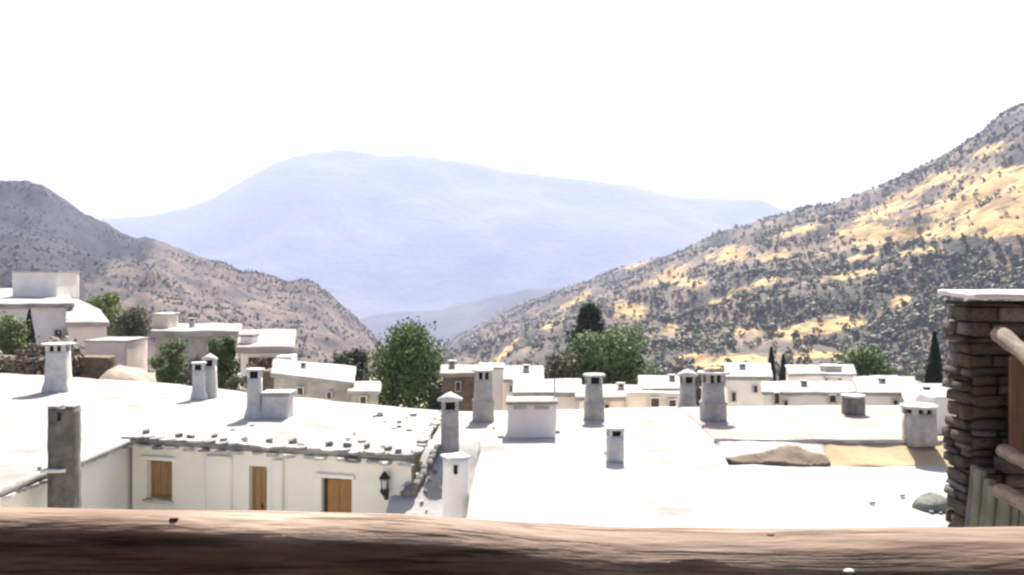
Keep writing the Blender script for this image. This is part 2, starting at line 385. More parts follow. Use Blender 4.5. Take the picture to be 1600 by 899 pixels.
# ------------------------------------------------------------------ house pieces
def at(o, parent, p):          # place a child by a world point
    o.location = Vector(p)-parent.location; return o
def wall_body(root, poly, ztop, matname, zbot=None, name='wall', top=None, cell=.9, amp=.035, bevel=.07):
    zb = zbot if zbot is not None else min(g(*p[:2]) for p in poly)-.6
    bm = bmesh.new(); add_prism(bm, [(p[0], p[1]) for p in poly], zb, ztop, top)
    rough(bm, cell, amp, .8, bevel, 2)
    return fin(bm, name, M[matname], root, root.location)
def slab_roof(root, poly, z, th, matname, over=.18, top=None, cell=.7, amp=.05, name='roof', bevel=.07):
    cx = sum(p[0] for p in poly)/len(poly); cy = sum(p[1] for p in poly)/len(poly)
    # push every edge outward by the overhang
    n = len(poly); P = [Vector((p[0], p[1])) for p in poly]; A = sum(P[i].x*P[(i+1) % n].y-P[(i+1) % n].x*P[i].y for i in range(n))
    sg = 1 if A > 0 else -1; Q = []
    for i in range(n):
        e0 = (P[i]-P[i-1]).normalized(); e1 = (P[(i+1) % n]-P[i]).normalized()
        n0 = Vector((e0.y, -e0.x))*sg; n1 = Vector((e1.y, -e1.x))*sg
        m_ = (n0+n1); k = m_.length_squared
        Q.append(P[i]+m_*(2*over/max(k, .5)))
    bm = bmesh.new()
    b = [bm.verts.new((q.x, q.y, (top(q.x, q.y) if top else z)-th)) for q in Q]
    t = [bm.verts.new((q.x, q.y, (top(q.x, q.y) if top else z))) for q in Q]
    for i in range(n): bm.faces.new((b[i], b[(i+1) % n], t[(i+1) % n], t[i]))
    bm.faces.new(t); bm.faces.new(b[::-1])
    rough(bm, cell, amp, .7, bevel, 2)
    return fin(bm, name, M[matname], root, root.location)
def rect(x0, x1, y0, y1, rz=0):
    c = Vector(((x0+x1)/2, (y0+y1)/2)); R = Matrix.Rotation(rz, 2)
    return [tuple(c+R@(Vector(p)-c)) for p in ((x0, y0), (x1, y0), (x1, y1), (x0, y1))]

def slate_me(i, matname):
    bm = bmesh.new(); k = random.randint(6, 8)
    poly = [(math.cos(2*math.pi*j/k)*random.uniform(.8, 1.15)*.5, math.sin(2*math.pi*j/k)*random.uniform(.75, 1.15)*.42) for j in range(k)]
    add_prism(bm, poly, -.5, .5)
    bmesh.ops.recalc_face_normals(bm, faces=bm.faces)
    return fin(bm, 'eave_slate', M[matname], mesh_only=True, smooth=False)
SL_P = [slate_me(i, 'pale_slate') for i in range(4)]; SL_D = [slate_me(i, 'slate') for i in range(3)]
def slates(root, a, b, z, step=.34, size=.36, th=.05, pd=.3, inset=0., jit=.05, name='eave_slate', tilt=.10):
    a, b = Vector(a), Vector(b); L = (b-a).length; d = (b-a)/L; s = 0
    nrm = Vector((d.y, -d.x))
    while s < L:
        me = random.choice(SL_D if random.random() < pd else SL_P)
        o = link(name, me, None, root)
        p = a+d*s+nrm*(random.uniform(-jit, jit)-inset)
        o.scale = (size*random.uniform(.8, 1.3), size*random.uniform(.8, 1.2), th*random.uniform(.7, 1.5))
        o.rotation_euler = (random.uniform(-tilt, tilt), random.uniform(-tilt, tilt), math.atan2(d.y, d.x)+random.uniform(-.3, .3))
        at(o, root, (p.x, p.y, z+random.uniform(-.015, .015)))
        s += step*random.uniform(.75, 1.45)

def chimney(root, u, vb, vt, wpx, Y, z=None, cap='slab', matname='chimney_render', rz=.12, dpt=1.0, base=1.0, label=None, vents=True, taper=.9, capw=1.35, capmat='pale_slate', sink=.1, band=False):
    """plastered stack with open smoke vents under a slate cap; part of the house, cap and vents are its sub-parts"""
    x = X(u, Y); zb = Z(vb, Y) if z is None else z
    h = Z(vt, Y)-zb; w_ = wpx/F*Y; d_ = w_*dpt
    hv = min(.22, h*.16) if vents else 0                     # vent height
    hc = {'slab': .07, 'cone': .22, 'tile': .24, 'flat': .06, 'none': 0}[cap]
    hs = h-hv-hc
    bm = bmesh.new()
    prof = [(-sink, base*1.12), (h*.10, base*1.03), (h*.22, 1.0), (hs, taper)] if base > 1.01 else [(-sink, 1.0), (hs*.5, (1+taper)/2), (hs, taper)]
    if band: prof = [(-sink, 1.12), (hs*.42, 1.08), (hs*.46, 1.16), (hs*.5, .98), (hs, taper)]
    rings = []
    for zz, k in prof:
        ring = []
        for j in range(12):
            a = 2*math.pi*(j+.5)/12; c, s_ = math.cos(a), math.sin(a)
            q = 1/max(abs(c), abs(s_)); q = .72*q+.28               # rounded square
            ring.append(bm.verts.new((c*q*w_/2*k, s_*q*d_/2*k, zz)))
        rings.append(ring)
    for r0, r1 in zip(rings, rings[1:]):
        for j in range(12): bm.faces.new((r0[j], r0[(j+1) % 12], r1[(j+1) % 12], r1[j]))
    bm.faces.new(rings[0][::-1]); bm.faces.new(rings[-1])
    rough(bm, .22, .018, 3.0, 0, 2, seed=u*.37)
    st = fin(bm, 'chimney', M[matname], root)
    at(st, root, (x, Y, zb)); st.rotation_euler.z = rz
    if label: st['label'] = label
    def sub(bm, name, mt, smooth=True): return fin(bm, name, M[mt], st, None, smooth)
    wt, dt = w_*taper, d_*taper
    if vents:
        bm = bmesh.new(); add_box(bm, (0, 0, hs+hv/2), (wt*.62, dt*.62, hv-.004)); sub(bm, 'flue', 'soot')
        pw = wt*.2
        for sx in (-1, 1):
            for sy in (-1, 1):
                bm = bmesh.new(); add_box(bm, (sx*(wt/2-pw*.62), sy*(dt/2-pw*.62), hs+hv/2), (pw, pw, hv+.02)); rough(bm, .12, .008, 6, .012); sub(bm, 'vent_pier', matname)
        if wpx > 29:
            bm = bmesh.new(); add_box(bm, (0, -(dt/2-pw*.62), hs+hv/2), (pw*.8, pw*.8, hv+.02)); rough(bm, .12, .008, 6, .012); sub(bm, 'vent_pier', matname)
    zc = hs+hv
    if cap != 'none':
        bm = bmesh.new()
        if cap == 'cone':
            k = 12; ringb = [bm.verts.new((math.cos(2*math.pi*j/k)*wt*.5*capw, math.sin(2*math.pi*j/k)*dt*.5*capw, zc)) for j in range(k)]
            r2 = [bm.verts.new((v.co.x, v.co.y, zc+.05)) for v in ringb]; r3 = [bm.verts.new((v.co.x*.55, v.co.y*.55, zc+.13)) for v in ringb]
            tp = bm.verts.new((0, 0, zc+hc))
            for j in range(k):
                i = (j+1) % k
                bm.faces.new((ringb[j], ringb[i], r2[i], r2[j])); bm.faces.new((r2[j], r2[i], r3[i], r3[j])); bm.faces.new((r3[j], r3[i], tp))
            bm.faces.new(ringb[::-1]); rough(bm, .18, .02, 4)
            sub(bm, 'cap', capmat)
        else:
            kk = 9; poly = [(math.cos(2*math.pi*j/kk+.3)*wt*.62*capw*random.uniform(.9, 1.1), math.sin(2*math.pi*j/kk+.3)*dt*.62*capw*random.uniform(.9, 1.1)) for j in range(kk)]
            add_prism(bm, poly, zc, zc+.06); rough(bm, .2, .012, 5, .012); sub(bm, 'cap', capmat)
            if cap == 'tile':
                bm = bmesh.new(); add_box(bm, (wt*.02, 0, zc+.115), (wt*.95, dt*.9, .11), .2, .75); rough(bm, .15, .025, 5, .03); sub(bm, 'cap_stone', 'tan_clay')
                bm = bmesh.new(); add_box(bm, (-wt*.3, 0, zc+.10), (wt*.4, dt*.7, .08), -.3, .7); rough(bm, .15, .025, 5, .03); sub(bm, 'cap_stone', 'pale_slate')
    return st

def facade(root, A, B, ztop, zbot, ops, matname, depth=.28, name='facade'):
    """front wall skin with real openings; returns local frames of the openings"""
    A, B = Vector(A), Vector(B); L = (B-A).length; d = (B-A)/L; nrm = Vector((d.y, -d.x))
    def hit(u):
        k = (u-800)/F; s = (A.x-k*A.y)/(k*d.y-d.x); return s, A.y+d.y*s
    loc = []
    for (u0, u1, v0, v1) in ops:
        s0, y0 = hit(u0); s1, y1 = hit(u1); ym = (y0+y1)/2; loc.append((s0, s1, Z(v1, ym), Z(v0, ym)))
    xs = sorted({0, L}|{q for o in loc for q in o[:2]}); zs = sorted({zbot, ztop}|{q for o in loc for q in o[2:]})
    def dens(a, st=.55):
        out = []
        for p, q in zip(a, a[1:]):
            k = max(1, int((q-p)/st)); out += [p+(q-p)*i/k for i in range(k)]
        return out+[a[-1]]
    xs, zs = dens(xs), dens(zs)
    bm = bmesh.new(); vd = {}
    def V(s, z, dd=0):
        k = (round(s, 4), round(z, 4), dd)
        if k not in vd:
            p = A+d*s-nrm*dd; w3 = Vector((p.x, p.y, z))
            w3 += n3(w3, 1.1)*.03 if 0 < s < L else Vector()
            vd[k] = bm.verts.new(w3)
        return vd[k]
    inside = lambda s, z: any(o[0] < s < o[1] and o[2] < z < o[3] for o in loc)
    for i in range(len(xs)-1):
        for j in range(len(zs)-1):
            sm, zm = (xs[i]+xs[i+1])/2, (zs[j]+zs[j+1])/2
            if not inside(sm, zm): bm.faces.new((V(xs[i], zs[j]), V(xs[i+1], zs[j]), V(xs[i+1], zs[j+1]), V(xs[i], zs[j+1])))
            else:
                for (di, dj, e) in ((-1, 0, 0), (1, 0, 1), (0, -1, 2), (0, 1, 3)):
                    i2, j2 = i+di, j+dj
                    s2 = (xs[i2]+xs[i2+1])/2 if 0 <= i2 < len(xs)-1 else -9; z2 = (zs[j2]+zs[j2+1])/2 if 0 <= j2 < len(zs)-1 else 99
                    if not inside(s2, z2):
                        p, q = [((xs[i], zs[j]), (xs[i], zs[j+1])), ((xs[i+1], zs[j]), (xs[i+1], zs[j+1])), ((xs[i], zs[j]), (xs[i+1], zs[j])), ((xs[i], zs[j+1]), (xs[i+1], zs[j+1]))][e]
                        bm.faces.new((V(*p), V(*q), V(*q, depth), V(*p, depth)))
    bmesh.ops.recalc_face_normals(bm, faces=bm.faces)
    o = fin(bm, name, M[matname], root, root.location, smooth=False)
    return [(A, d, nrm, *q) for q in loc]
def fill_opening(root, op, name, boards, woodmat, framemat, depth=.2, label=None, gap=.012, handle=False):
    A, d, nrm, s0, s1, z0, z1 = op
    rz = math.atan2(d.y, d.x)
    c = A+d*((s0+s1)/2)-nrm*depth; w_, h_ = s1-s0, z1-z0; t = min(.07, w_*.12)
    bm = bmesh.new()
    for (cx, cz, sx, sz) in ((-w_/2+t/2, 0, t, h_), (w_/2-t/2, 0, t, h_), (0, h_/2-t/2, w_-2*t-.004, t), (0, -h_/2+t/2, w_-2*t-.004, t)): add_box(bm, (cx, 0, cz), (sx, .07, sz))
    rough(bm, None, 0, 1, .008, 1)
    f = fin(bm, name, M[framemat], root, None, False); at(f, root, (c.x, c.y, (z0+z1)/2)); f.rotation_euler.z = rz
    if label: f['label'] = label
    iw, ih = w_-2*t, h_-2*t; bw = iw/boards
    for i in range(boards):
        bm = bmesh.new(); add_box(bm, (-iw/2+bw*(i+.5), .012+random.uniform(-.008, .008), 0), (bw-gap, .035, ih-.01)); rough(bm, None, 0, 1, .006, 1)
        fin(bm, 'board', M[woodmat], f, None, False)
    if handle:
        bm = bmesh.new(); add_box(bm, (iw*.12, -.03, 0), (.03, .04, .12)); rough(bm, None, 0, 1, .006, 1); fin(bm, 'handle', M['iron'], f, None, False)
    return f
def dark_window(root, u, v0, v1, wpx, Y, rz=0, depth=.05):
    """small far window: stone frame round a deep dark shutter"""
    x = X(u, Y); z0, z1 = Z(v1, Y), Z(v0, Y); w_ = wpx/F*Y; h_ = z1-z0; t = w_*.13
    bm = bmesh.new()
    for (cx, cz, sx, sz) in ((-w_/2+t/2, 0, t, h_), (w_/2-t/2, 0, t, h_), (0, h_/2-t/2, w_-2*t-.004, t), (0, -h_/2+t/2, w_*1.1, t)): add_box(bm, (cx, 0, cz), (sx, .14, sz))
    f = fin(bm, 'window', M['pale_chimney'], root, None, False); at(f, root, (x, Y-depth, (z0+z1)/2)); f.rotation_euler.z = rz
    bm = bmesh.new(); add_box(bm, (0, .03, 0), (w_-2*t, .05, h_-2*t)); fin(bm, 'pane', M['wood_dark'], f, None, False)
    return f
def simple_house(label, u0, u1, vtop, Y, depth, wallm='whitewash', roofm='launa', th=.22, over=.15, rz=0, slope=0, slope_x=0, zbot=None, group='houses of the village beyond the near roofs'):
    x0, x1 = X(u0, Y), X(u1, Y); z = Z(vtop, Y)
    k_ = 1+.9*depth/Y; P = [(x0, Y), (x1, Y), (x1*k_, Y+depth), (x0*k_, Y+depth)]; cx = (x0+x1)/2
    top = (lambda x, y: z+slope*(y-Y)+slope_x*(x-cx))
    root = empty('house', (cx, Y+depth/2, g(cx, Y)), label, 'house', group)
    wall_body(root, P, 0, wallm, top=lambda x, y: top(x, y)-th*.7, zbot=zbot)
    slab_roof(root, P, z, th, roofm, over, top=top)
    return root
def roof_box(root, u0, u1, v0, v1, Y, depth, matname, name='roof_hutch', lid=None, rz=0, label=None, sink=.15, lid_over=.06):
    x0, x1 = X(u0, Y), X(u1, Y); z0, z1 = Z(v1, Y)-sink, Z(v0, Y)
    bm = bmesh.new(); add_box(bm, (0, 0, (z1-z0)/2), (x1-x0, depth, z1-z0)); rough(bm, .3, .02, 1.5, .04)
    o = fin(bm, name, M[matname], root); at(o, root, ((x0+x1)/2, Y+depth/2, z0)); o.rotation_euler.z = rz
    if label: o['label'] = label
    if lid:
        bm = bmesh.new(); add_box(bm, (0, 0, z1-z0+.035), (x1-x0+2*lid_over, depth+2*lid_over, .08)); rough(bm, .3, .015, 2, .02); fin(bm, 'lid', M[lid], o)
    return o

# ================================================================== HOUSE 1: near white house on the left, L shaped, cream front
ZR = -4.2
Yr = lambda v: -ZR*F/(v-HZ)
A1, B1 = (-9.85, 24.9), (-2.35, 22.4)
h1 = empty('house', (-14, 28, g(-14, 28)), 'near white L-shaped house with cream front wall, slate eaves and a broad pale flat roof', 'house')
P1 = [(-9.85, 24.95), (-2.4, 22.5), (-2.3, 29.8), (-7.8, 33.2), (-13.6, 37.4), (-22, 41.0), (-27, 41.2), (-27, 11), (-10.45, 11), (-10.2, 18)]
slab_roof(h1, P1, ZR, .16, 'launa', over=.12, cell=.8, amp=.05)
inn = [(-9.95, 25.35), (-2.55, 22.9), (-2.5, 29.6), (-7.9, 33.0), (-13.7, 37.2), (-22, 40.8), (-26.8, 41), (-26.8, 11.2), (-10.6, 11.2), (-10.35, 18.2)]
wall_body(h1, inn, ZR-.16, 'cream_wash')
ops = facade(h1, A1, B1, ZR-.16, -7.4, [(229, 269, 719, 781), (389, 417, 728, 858), (502, 549, 747, 812)], 'cream_wash', depth=.3)
fill_opening(h1, ops[0], 'window', 3, 'wood_tan', 'wood_tan', label='tan shuttered window, small, nearest the chimney stack', depth=.2)
fill_opening(h1, ops[1], 'door', 2, 'wood_tan', 'wood_tan', label='narrow tan plank door in the cream front', depth=.16, handle=True)
fill_opening(h1, ops[2], 'window', 2, 'wood_orange', 'wood_dark', label='orange-brown window with two shutters', depth=.16)
for q in (0, 2):          # slate sills, timber lintels
    A, d, nrm, s0, s1, z0, z1 = ops[q]; c = A+d*((s0+s1)/2)
    for nm, z, hh_, mt, ww in (('sill', z0-.035, .06, 'pale_slate', .14), ('lintel', z1+.05, .09, 'cream_wash', .22)):
        bm = bmesh.new(); add_box(bm, (0, 0, 0), (s1-s0+ww, .2, hh_)); rough(bm, .2, .01, 4, .012); o = fin(bm, nm, M[mt], h1); at(o, h1, (c.x+nrm.x*.0, c.y+nrm.y*.0, z)); o.rotation_euler.z = math.atan2(d.y, d.x)
d1 = (Vector(B1)-Vector(A1)).normalized(); nr1 = Vector((d1.y, -d1.x))
def fpt(u, off=0):
    k = (u-800)/F; A = Vector(A1); s = (A.x-k*A.y)/(k*d1.y-d1.x); p = A+d1*s+nr1*off; return p
for (u, wd, off) in ((345, .75, .05), (436, .32, .06)):
    p = fpt(u, off); bm = bmesh.new(); add_box(bm, (0, 0, 0), (wd, .16, 6.0)); rough(bm, .5, .03, 1.2, .05)
    o = fin(bm, 'pilaster', M['cream_wash'], h1); at(o, h1, (p.x, p.y, ZR-.3-3.0)); o.rotation_euler.z = math.atan2(d1.y, d1.x)
a1, b1 = Vector(A1)+nr1*.12, Vector(B1)+nr1*.12
slates(h1, a1, b1, ZR+.03, step=.30, size=.40, pd=.35)
slates(h1, a1, b1, ZR-.19, step=.38, size=.36, pd=.15, inset=.02, jit=.09)
slates(h1, a1-nr1*.40, b1-nr1*.40, ZR+.05, step=.55, size=.2, th=.09, pd=.7, jit=.38, tilt=.3)
slates(h1, (-10.3, 11.5), (-9.95, 24.6), ZR-.19, step=.34, size=.38, pd=.35)
slates(h1, (-2.25, 22.6), (-2.15, 29.7), ZR+.03, step=.36, size=.32, pd=.35)
for k in range(22):       # loose stones weighing the roof edge down
    if k < 14: x, y = random.uniform(-4.2, -2.5), random.uniform(22.8, 29)
    else: x, y = random.uniform(-24, -3), 0; y = random.uniform(25.4 if x > -10 else 16, 29)
    o = link('roof_stone', random.choice(SL_D+SL_P), None, h1); s = random.uniform(.10, .2); o.scale = (s*1.3, s, s*.28); o.rotation_euler = (random.uniform(-.15, .15), random.uniform(-.15, .15), random.random()*6)
    at(o, h1, (x, y, ZR+.04))
chimney(h1, 91, 612, 536, 34, Yr(612), ZR, cap='slab', matname='pale_chimney', base=1.15, label='pale chimney with flared foot at the far left of the roof', capw=1.3)
chimney(h1, 311, 624, 566, 20, Yr(624), ZR, cap='flat', matname='pale_chimney', base=1.2, label='narrow pale chimney, shorter of a touching pair', capw=1.1)
chimney(h1, 328, 622, 552, 21, Yr(621), ZR, cap='cone', matname='pale_chimney', base=1.05, label='pale chimney with little cone cap, taller of a touching pair', capw=1.3)
chimney(h1, 398, 653, 576, 24, Yr(653), ZR, cap='flat', matname='pale_chimney', base=1.25, label='whitewashed chimney joined to a low box', capw=1.15)
roof_box(h1, 408, 450, 618, 652, Yr(655)+.0, .8, 'pale_chimney', lid='launa', name='roof_hutch')
st = chimney(h1, 101, 800, 637, 41, 20.4, -10.2, cap='none', matname='grey_stack', taper=.97, rz=.05, label='tall dark grey chimney stack rising against the wing wall', vents=False)
# its open mouth: notched top
ht = Z(637, 20.4)+10.2
bm = bmesh.new(); add_box(bm, (0, -.262, ht-.16), (.075, .05, .17)); fin(bm, 'smoke_hole', M['soot'], st, None, False)
for k, (dx, sx, hh) in enumerate(((-.17, .2, .06), (.17, .18, .05))):
    bm = bmesh.new(); add_box(bm, (dx, 0, ht+hh/2), (sx, .42, hh)); rough(bm, .15, .02, 5, .015); fin(bm, 'cap_stone', M['slate' if k else 'pale_slate'], st)
bm = bmesh.new(); add_box(bm, (-.12, -.22, ht-1.28), (.5, .3, .07), .1); rough(bm, .15, .02, 5, .015); fin(bm, 'ledge', M['pale_slate'], st)

# ---- wall lantern on the cream front
p = fpt(603, .02)
ln = empty('wall_lantern', (p.x, p.y, Z(775, p.y)), 'dark iron wall lantern with pale glass on the cream front right of the orange window', 'lantern')
L0 = Vector((0, -.16, 0))
bm = bmesh.new(); add_tube(bm, [L0+Vector((0, 0, .60)), L0+Vector((0, 0, .44))], [.03, .14], 8); fin(bm, 'cap', M['iron'], ln)
bm = bmesh.new(); add_tube(bm, [L0+Vector((0, 0, .43)), L0+Vector((0, 0, .2))], [.10, .075], 6); fin(bm, 'glass', M['lamp_glass'], ln)
bm = bmesh.new(); add_tube(bm, [L0+Vector((0, 0, .2)), L0+Vector((0, 0, .12)), L0+Vector((0, 0, .02))], [.10, .11, .03], 8); fin(bm, 'base', M['iron'], ln)
bm = bmesh.new(); add_tube(bm, [L0+Vector((0, 0, .06)), L0+Vector((0.02, .06, -.02)), Vector((.02, .03, .02))], [.025, .025, .025], 6); add_box(bm, (.02, .0, .03), (.1, .04, .24)); fin(bm, 'bracket', M['iron'], ln)
for k in range(4):
    a = math.pi/4+k*math.pi/2; bm = bmesh.new()
    add_tube(bm, [L0+Vector((.11*math.cos(a), .11*math.sin(a), .45)), L0+Vector((.085*math.cos(a), .085*math.sin(a), .19))], [.01, .01], 5); fin(bm, 'bar', M['iron'], ln)

# ================================================================== HOUSE 2: small sloping roof between
TA = math.tan(math.radians(20))
h2 = empty('house', (-1.6, 21.5, g(-1.6, 21.5)), 'small whitewashed house with sloping pale roof under the long chimney shadow', 'house')
P2 = [(-2.75, 17.2), (-.85, 17.2), (-.85, 24.3), (-2.2, 24.3), (-2.2, 22.0), (-2.75, 22.0)]
ztop2 = lambda x, y: min(-4.16, -4.2-(24.25-y)*TA)
bm = bmesh.new(); add_prism(bm, P2, -10.6, 0, lambda x, y: ztop2(x, y)-.15); rough(bm, .8, .03, .9, .06); fin(bm, 'wall', M['whitewash'], h2, h2.location)
slab_roof(h2, P2, 0, .2, 'launa', over=.05, top=ztop2, cell=.5, amp=.04)
chimney(h2, 703, 697, 612, 29, 24.0, -4.25, cap='cone', matname='chimney_render', taper=.92, label='grey chimney with pale conical cap casting a long shadow', capw=1.5, base=1.0, sink=.3)
st = chimney(h2, 712, 830, 716, 42, 18.6, None, cap='none', matname='whitewash', taper=.97, rz=.05, label='stocky white chimney with one small dark smoke slit, close to the rail', vents=False, sink=1.5)
hh = Z(716, 18.6)-Z(830, 18.6)
bm = bmesh.new(); add_box(bm, (0, -.26, hh-.17), (.07, .06, .17)); fin(bm, 'smoke_hole', M['soot'], st, None, False)
bm = bmesh.new(); add_box(bm, (0, 0, hh+.03), (.5, .5, .06), .3); rough(bm, .15, .02, 5, .02); fin(bm, 'cap', M['pale_slate'], st)
for k in range(22):
    x, y = random.uniform(-2.6, -1.0), random.uniform(19.5, 23.9)
    o = link('roof_stone', random.choice(SL_D[:1]+SL_P), None, h2); s = random.uniform(.08, .2); o.scale = (s, s*.7, s*.35); o.rotation_euler = (-.35, 0, random.random()*6)
    at(o, h2, (x, y, ztop2(x, y)+.03))

for i in range(9):        # dark stones laid down the slope in place of the chimney's cast shadow
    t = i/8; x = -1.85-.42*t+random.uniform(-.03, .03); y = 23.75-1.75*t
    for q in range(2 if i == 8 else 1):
        bm = bmesh.new(); add_box(bm, (0, 0, 0), (.17, .25, .26)); rough(bm, .15, .025, 4, .04, seed=i); o = fin(bm, 'shadow_stone', M['dark_stonework'], h2)
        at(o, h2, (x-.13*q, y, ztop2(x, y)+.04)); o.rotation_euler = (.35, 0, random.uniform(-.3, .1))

# ================================================================== HOUSE 3: wide near roof, centre and right
h3 = empty('house', (4, 22, g(4, 22)), 'near house with very wide blown-out white flat roof carrying a square hutch', 'house')
P3 = [(-.75, 9), (11.5, 9), (11.5, 31), (4.2, 30.6), (-.2, 29.8), (-2.0, 29.5), (-2.0, 24.5), (-.75, 24.5)]
slab_roof(h3, P3, ZR-.01, .25, 'launa', over=.06, cell=.9, amp=.04)
P3i = [(-.6, 9.2), (11.3, 9.2), (11.3, 30.8), (4.2, 30.4), (-.2, 29.6), (-1.85, 29.3), (-1.85, 24.7), (-.6, 24.7)]
wall_body(h3, P3i, ZR-.2, 'whitewash')
hut = roof_box(h3, 793, 869, 632, 684, Yr(684), 1.05, 'pink_wash', lid='pinkish_launa', label='square plastered hutch on the wide white roof', lid_over=.04)
for sx in (-.3, .26):
    bm = bmesh.new(); add_box(bm, (sx, -.55, .92), (.36, .05, .07)); rough(bm, None, 0, 1, .01, 1); fin(bm, 'slot', M['grey_render'], hut, None, False)
bm = bmesh.new(); add_tube(bm, [(.62, .2, .1), (.62, .2, 1.6)], [.02, .02], 6); fin(bm, 'pipe', M['grey_render'], hut)
chimney(h3, 755, 656, 577, 30, Yr(656), ZR, cap='flat', band=True, label='grey stepped chimney with two dark smoke holes', capw=1.05, matname='chimney_render')
chimney(h3, 928, 655, 584, 27, Yr(655), ZR, cap='slab', band=True, label='grey chimney with flat slab cap before the green tree', capw=1.2)
chimney(h3, 961, 720, 668, 26, Yr(720), ZR, cap='flat', label='short chimney with twin vents alone on the white roof', capw=1.0, taper=.95, matname='pale_chimney')
chimney(h3, 1074, 643, 576, 23, Yr(643), ZR, cap='cone', label='slender chimney with white cone cap beside the bigger tiled one', capw=1.6, base=1.15)
for (x, y, s) in ((1.2, 25.6, .2), (-.3, 24.8, .14), (.3, 26.5, .13), (-.5, 26.2, .12), (3.1, 24.4, .18), (6.6, 17.6, .12), (2.2, 22.6, .12), (7.4, 18.2, .14)):
    o = link('roof_stone', random.choice(SL_P), None, h3); o.scale = (s, s*.8, s*.4); o.rotation_euler.z = random.random()*6; at(o, h3, (x, y, ZR+.03))

# ================================================================== HOUSE 4: raised roof with tan clay edge, right
ZR4 = -3.80
h4 = empty('house', (8, 25, g(8, 25)), 'raised pinkish flat roof with tan clay front edge, one step above the wide white roof', 'house')
P4 = [(4.75, 22.25), (14, 22.05), (14, 28.4), (4.85, 27.6)]
slab_roof(h4, P4, ZR4, .13, 'pinkish_launa', over=.05, cell=.6, amp=.04)
bm = bmesh.new(); add_prism(bm, [(4.85, 22.36), (13.9, 22.16), (13.9, 28.2), (4.95, 27.4)], ZR-1, ZR4-.1); rough(bm, .5, .035, 1.1, .05); fin(bm, 'wall', M['tan_clay'], h4, h4.location)
bm = bmesh.new(); add_prism(bm, [(4.74, 22.4), (4.74, 27.5), (2.4, 28.0), (2.6, 21.6), (4.74, 20.4)], ZR-.3, 0, lambda x, y: ZR4-.02 if x > 4 and y > 21 else ZR-.07); rough(bm, .4, .03, 1.1, .02); fin(bm, 'ramp', M['launa'], h4, h4.location)
bank = lambda ya, yb: (lambda x, y: ZR4+.012 if y > 21.9 else ZR-.05)
bm = bmesh.new(); add_prism(bm, [(6.95, 21.14), (8.5, 21.05), (10, 21.12), (13.9, 20.9), (13.9, 22.35), (9, 22.42), (7.2, 22.38)], ZR-.3, 0, bank(0, 0)); rough(bm, .25, .045, 1.6, 0, seed=3); fin(bm, 'clay_bank', M['tan_clay'], h4, h4.location)
bm = bmesh.new(); add_prism(bm, [(4.72, 21.25), (5.6, 21.12), (6.97, 21.18), (7.22, 22.35), (4.74, 22.3)], ZR-.3, 0, bank(0, 0)); rough(bm, .25, .04, 1.6, 0, seed=5); fin(bm, 'pale_bank', M['pale_chimney'], h4, h4.location)
# crumbled brown clay where the edge has washed out
bm = bmesh.new(); add_prism(bm, [(4.74, 21.45), (4.9, 21.2), (5.6, 21.18), (6.4, 21.14), (7.05, 21.22), (7.0, 21.55), (6.5, 21.95), (6.1, 21.9), (5.5, 21.62)], ZR-.2, 0, lambda x, y: ZR+.035+max(0, y-21.2)*.36); rough(bm, .12, .05, 2.6, .0, seed=8); fin(bm, 'washed_edge', M['brown_clay'], h4, h4.location)
chimney(h4, 1114, 661, 570, 33, 25.2, ZR4, cap='tile', band=True, label='thick grey chimney topped with tan tile and white stone', capw=1.4)
chimney(h4, 1436, 694, 632, 42, 22.1, ZR4, cap='slab', matname='chimney_render', label='broad grey chimney with pale slab cap near the stone pillar', capw=1.25, taper=.95)
chimney(h4, 1333, 650, 617, 29, 26.2, ZR4, cap='flat', matname='dark_stonework', label='short dark stone chimney, wider than tall', vents=False, taper=1.0, capw=1.05, capmat='pale_slate')
bm = bmesh.new(); add_box(bm, (0, 0, .75), (.5, 1.2, 1.5)); rough(bm, .3, .03, 1.3, .06); o = fin(bm, 'parapet', M['whitewash'], h4); at(o, h4, (X(1478, 23), 23.6, ZR4-.6))

# ================================================================== further houses
# big white house, upper left
hA = empty('house', (-50, 95, g(-50, 95)), 'big white house on the upper left with square roof room and lean-to wing', 'house', 'houses of the village beyond the near roofs')
PA = [(-66, 84), (-39.6, 86), (-50.5, 108), (-72, 108)]
tA = lambda x, y: Z(475, 85)+.045*(y-85)
wall_body(hA, PA, 0, 'whitewash', top=lambda x, y: tA(x, y)-.3, cell=2.5, amp=.06)
slab_roof(hA, PA, 0, .4, 'launa', over=.35, top=tA, cell=2.5, amp=.06)
roof_box(hA, 19, 88, 425, 466, 94, 5, 'whitewash', name='roof_room', lid='launa', lid_over=.15)
bm = bmesh.new(); x0, x1, y0 = X(106, 80), X(167, 80), 80
zz = lambda x, y: Z(503, 80)+.135*(y-80)-.0*(x-x0)
PB = [(x0, 80), (x1, 80), (X(153, 86), 86), (X(118, 92), 92), (X(106, 92), 92)]
add_prism(bm, PB, g(x0, 80)-1, 0, lambda x, y: zz(x, y)-.3); rough(bm, 1.5, .05, .6, .08); fin(bm, 'wing_wall', M['pink_wash'], hA, hA.location)
slab_roof(hA, PB, 0, .4, 'launa', over=.2, top=zz, cell=1.5, amp=.05, name='wing_roof')
dark_window(hA, 118, 542, 556, 22, 79.9); dark_window(hA, 92, 514, 530, 15, 85.4)
roof_box(hA, 132, 196, 534, 566, 66, 4, 'pink_wash', name='outhouse', lid='launa', sink=3)
bmx = None
# terrace wall under it
tw = empty('garden_wall', (X(50, 62), 62, g(X(50, 62), 62)), 'low brown earth wall below the hedge on the far left', 'wall')
bm = bmesh.new(); add_box(bm, (0, 0, 0), (X(190, 62)-X(-80, 62), 1.0, 4)); rough(bm, .8, .12, .7, .1); o = fin(bm, 'coping', M['brown_clay'], tw); at(o, tw, (X(40, 62), 62, Z(556, 62)-2))
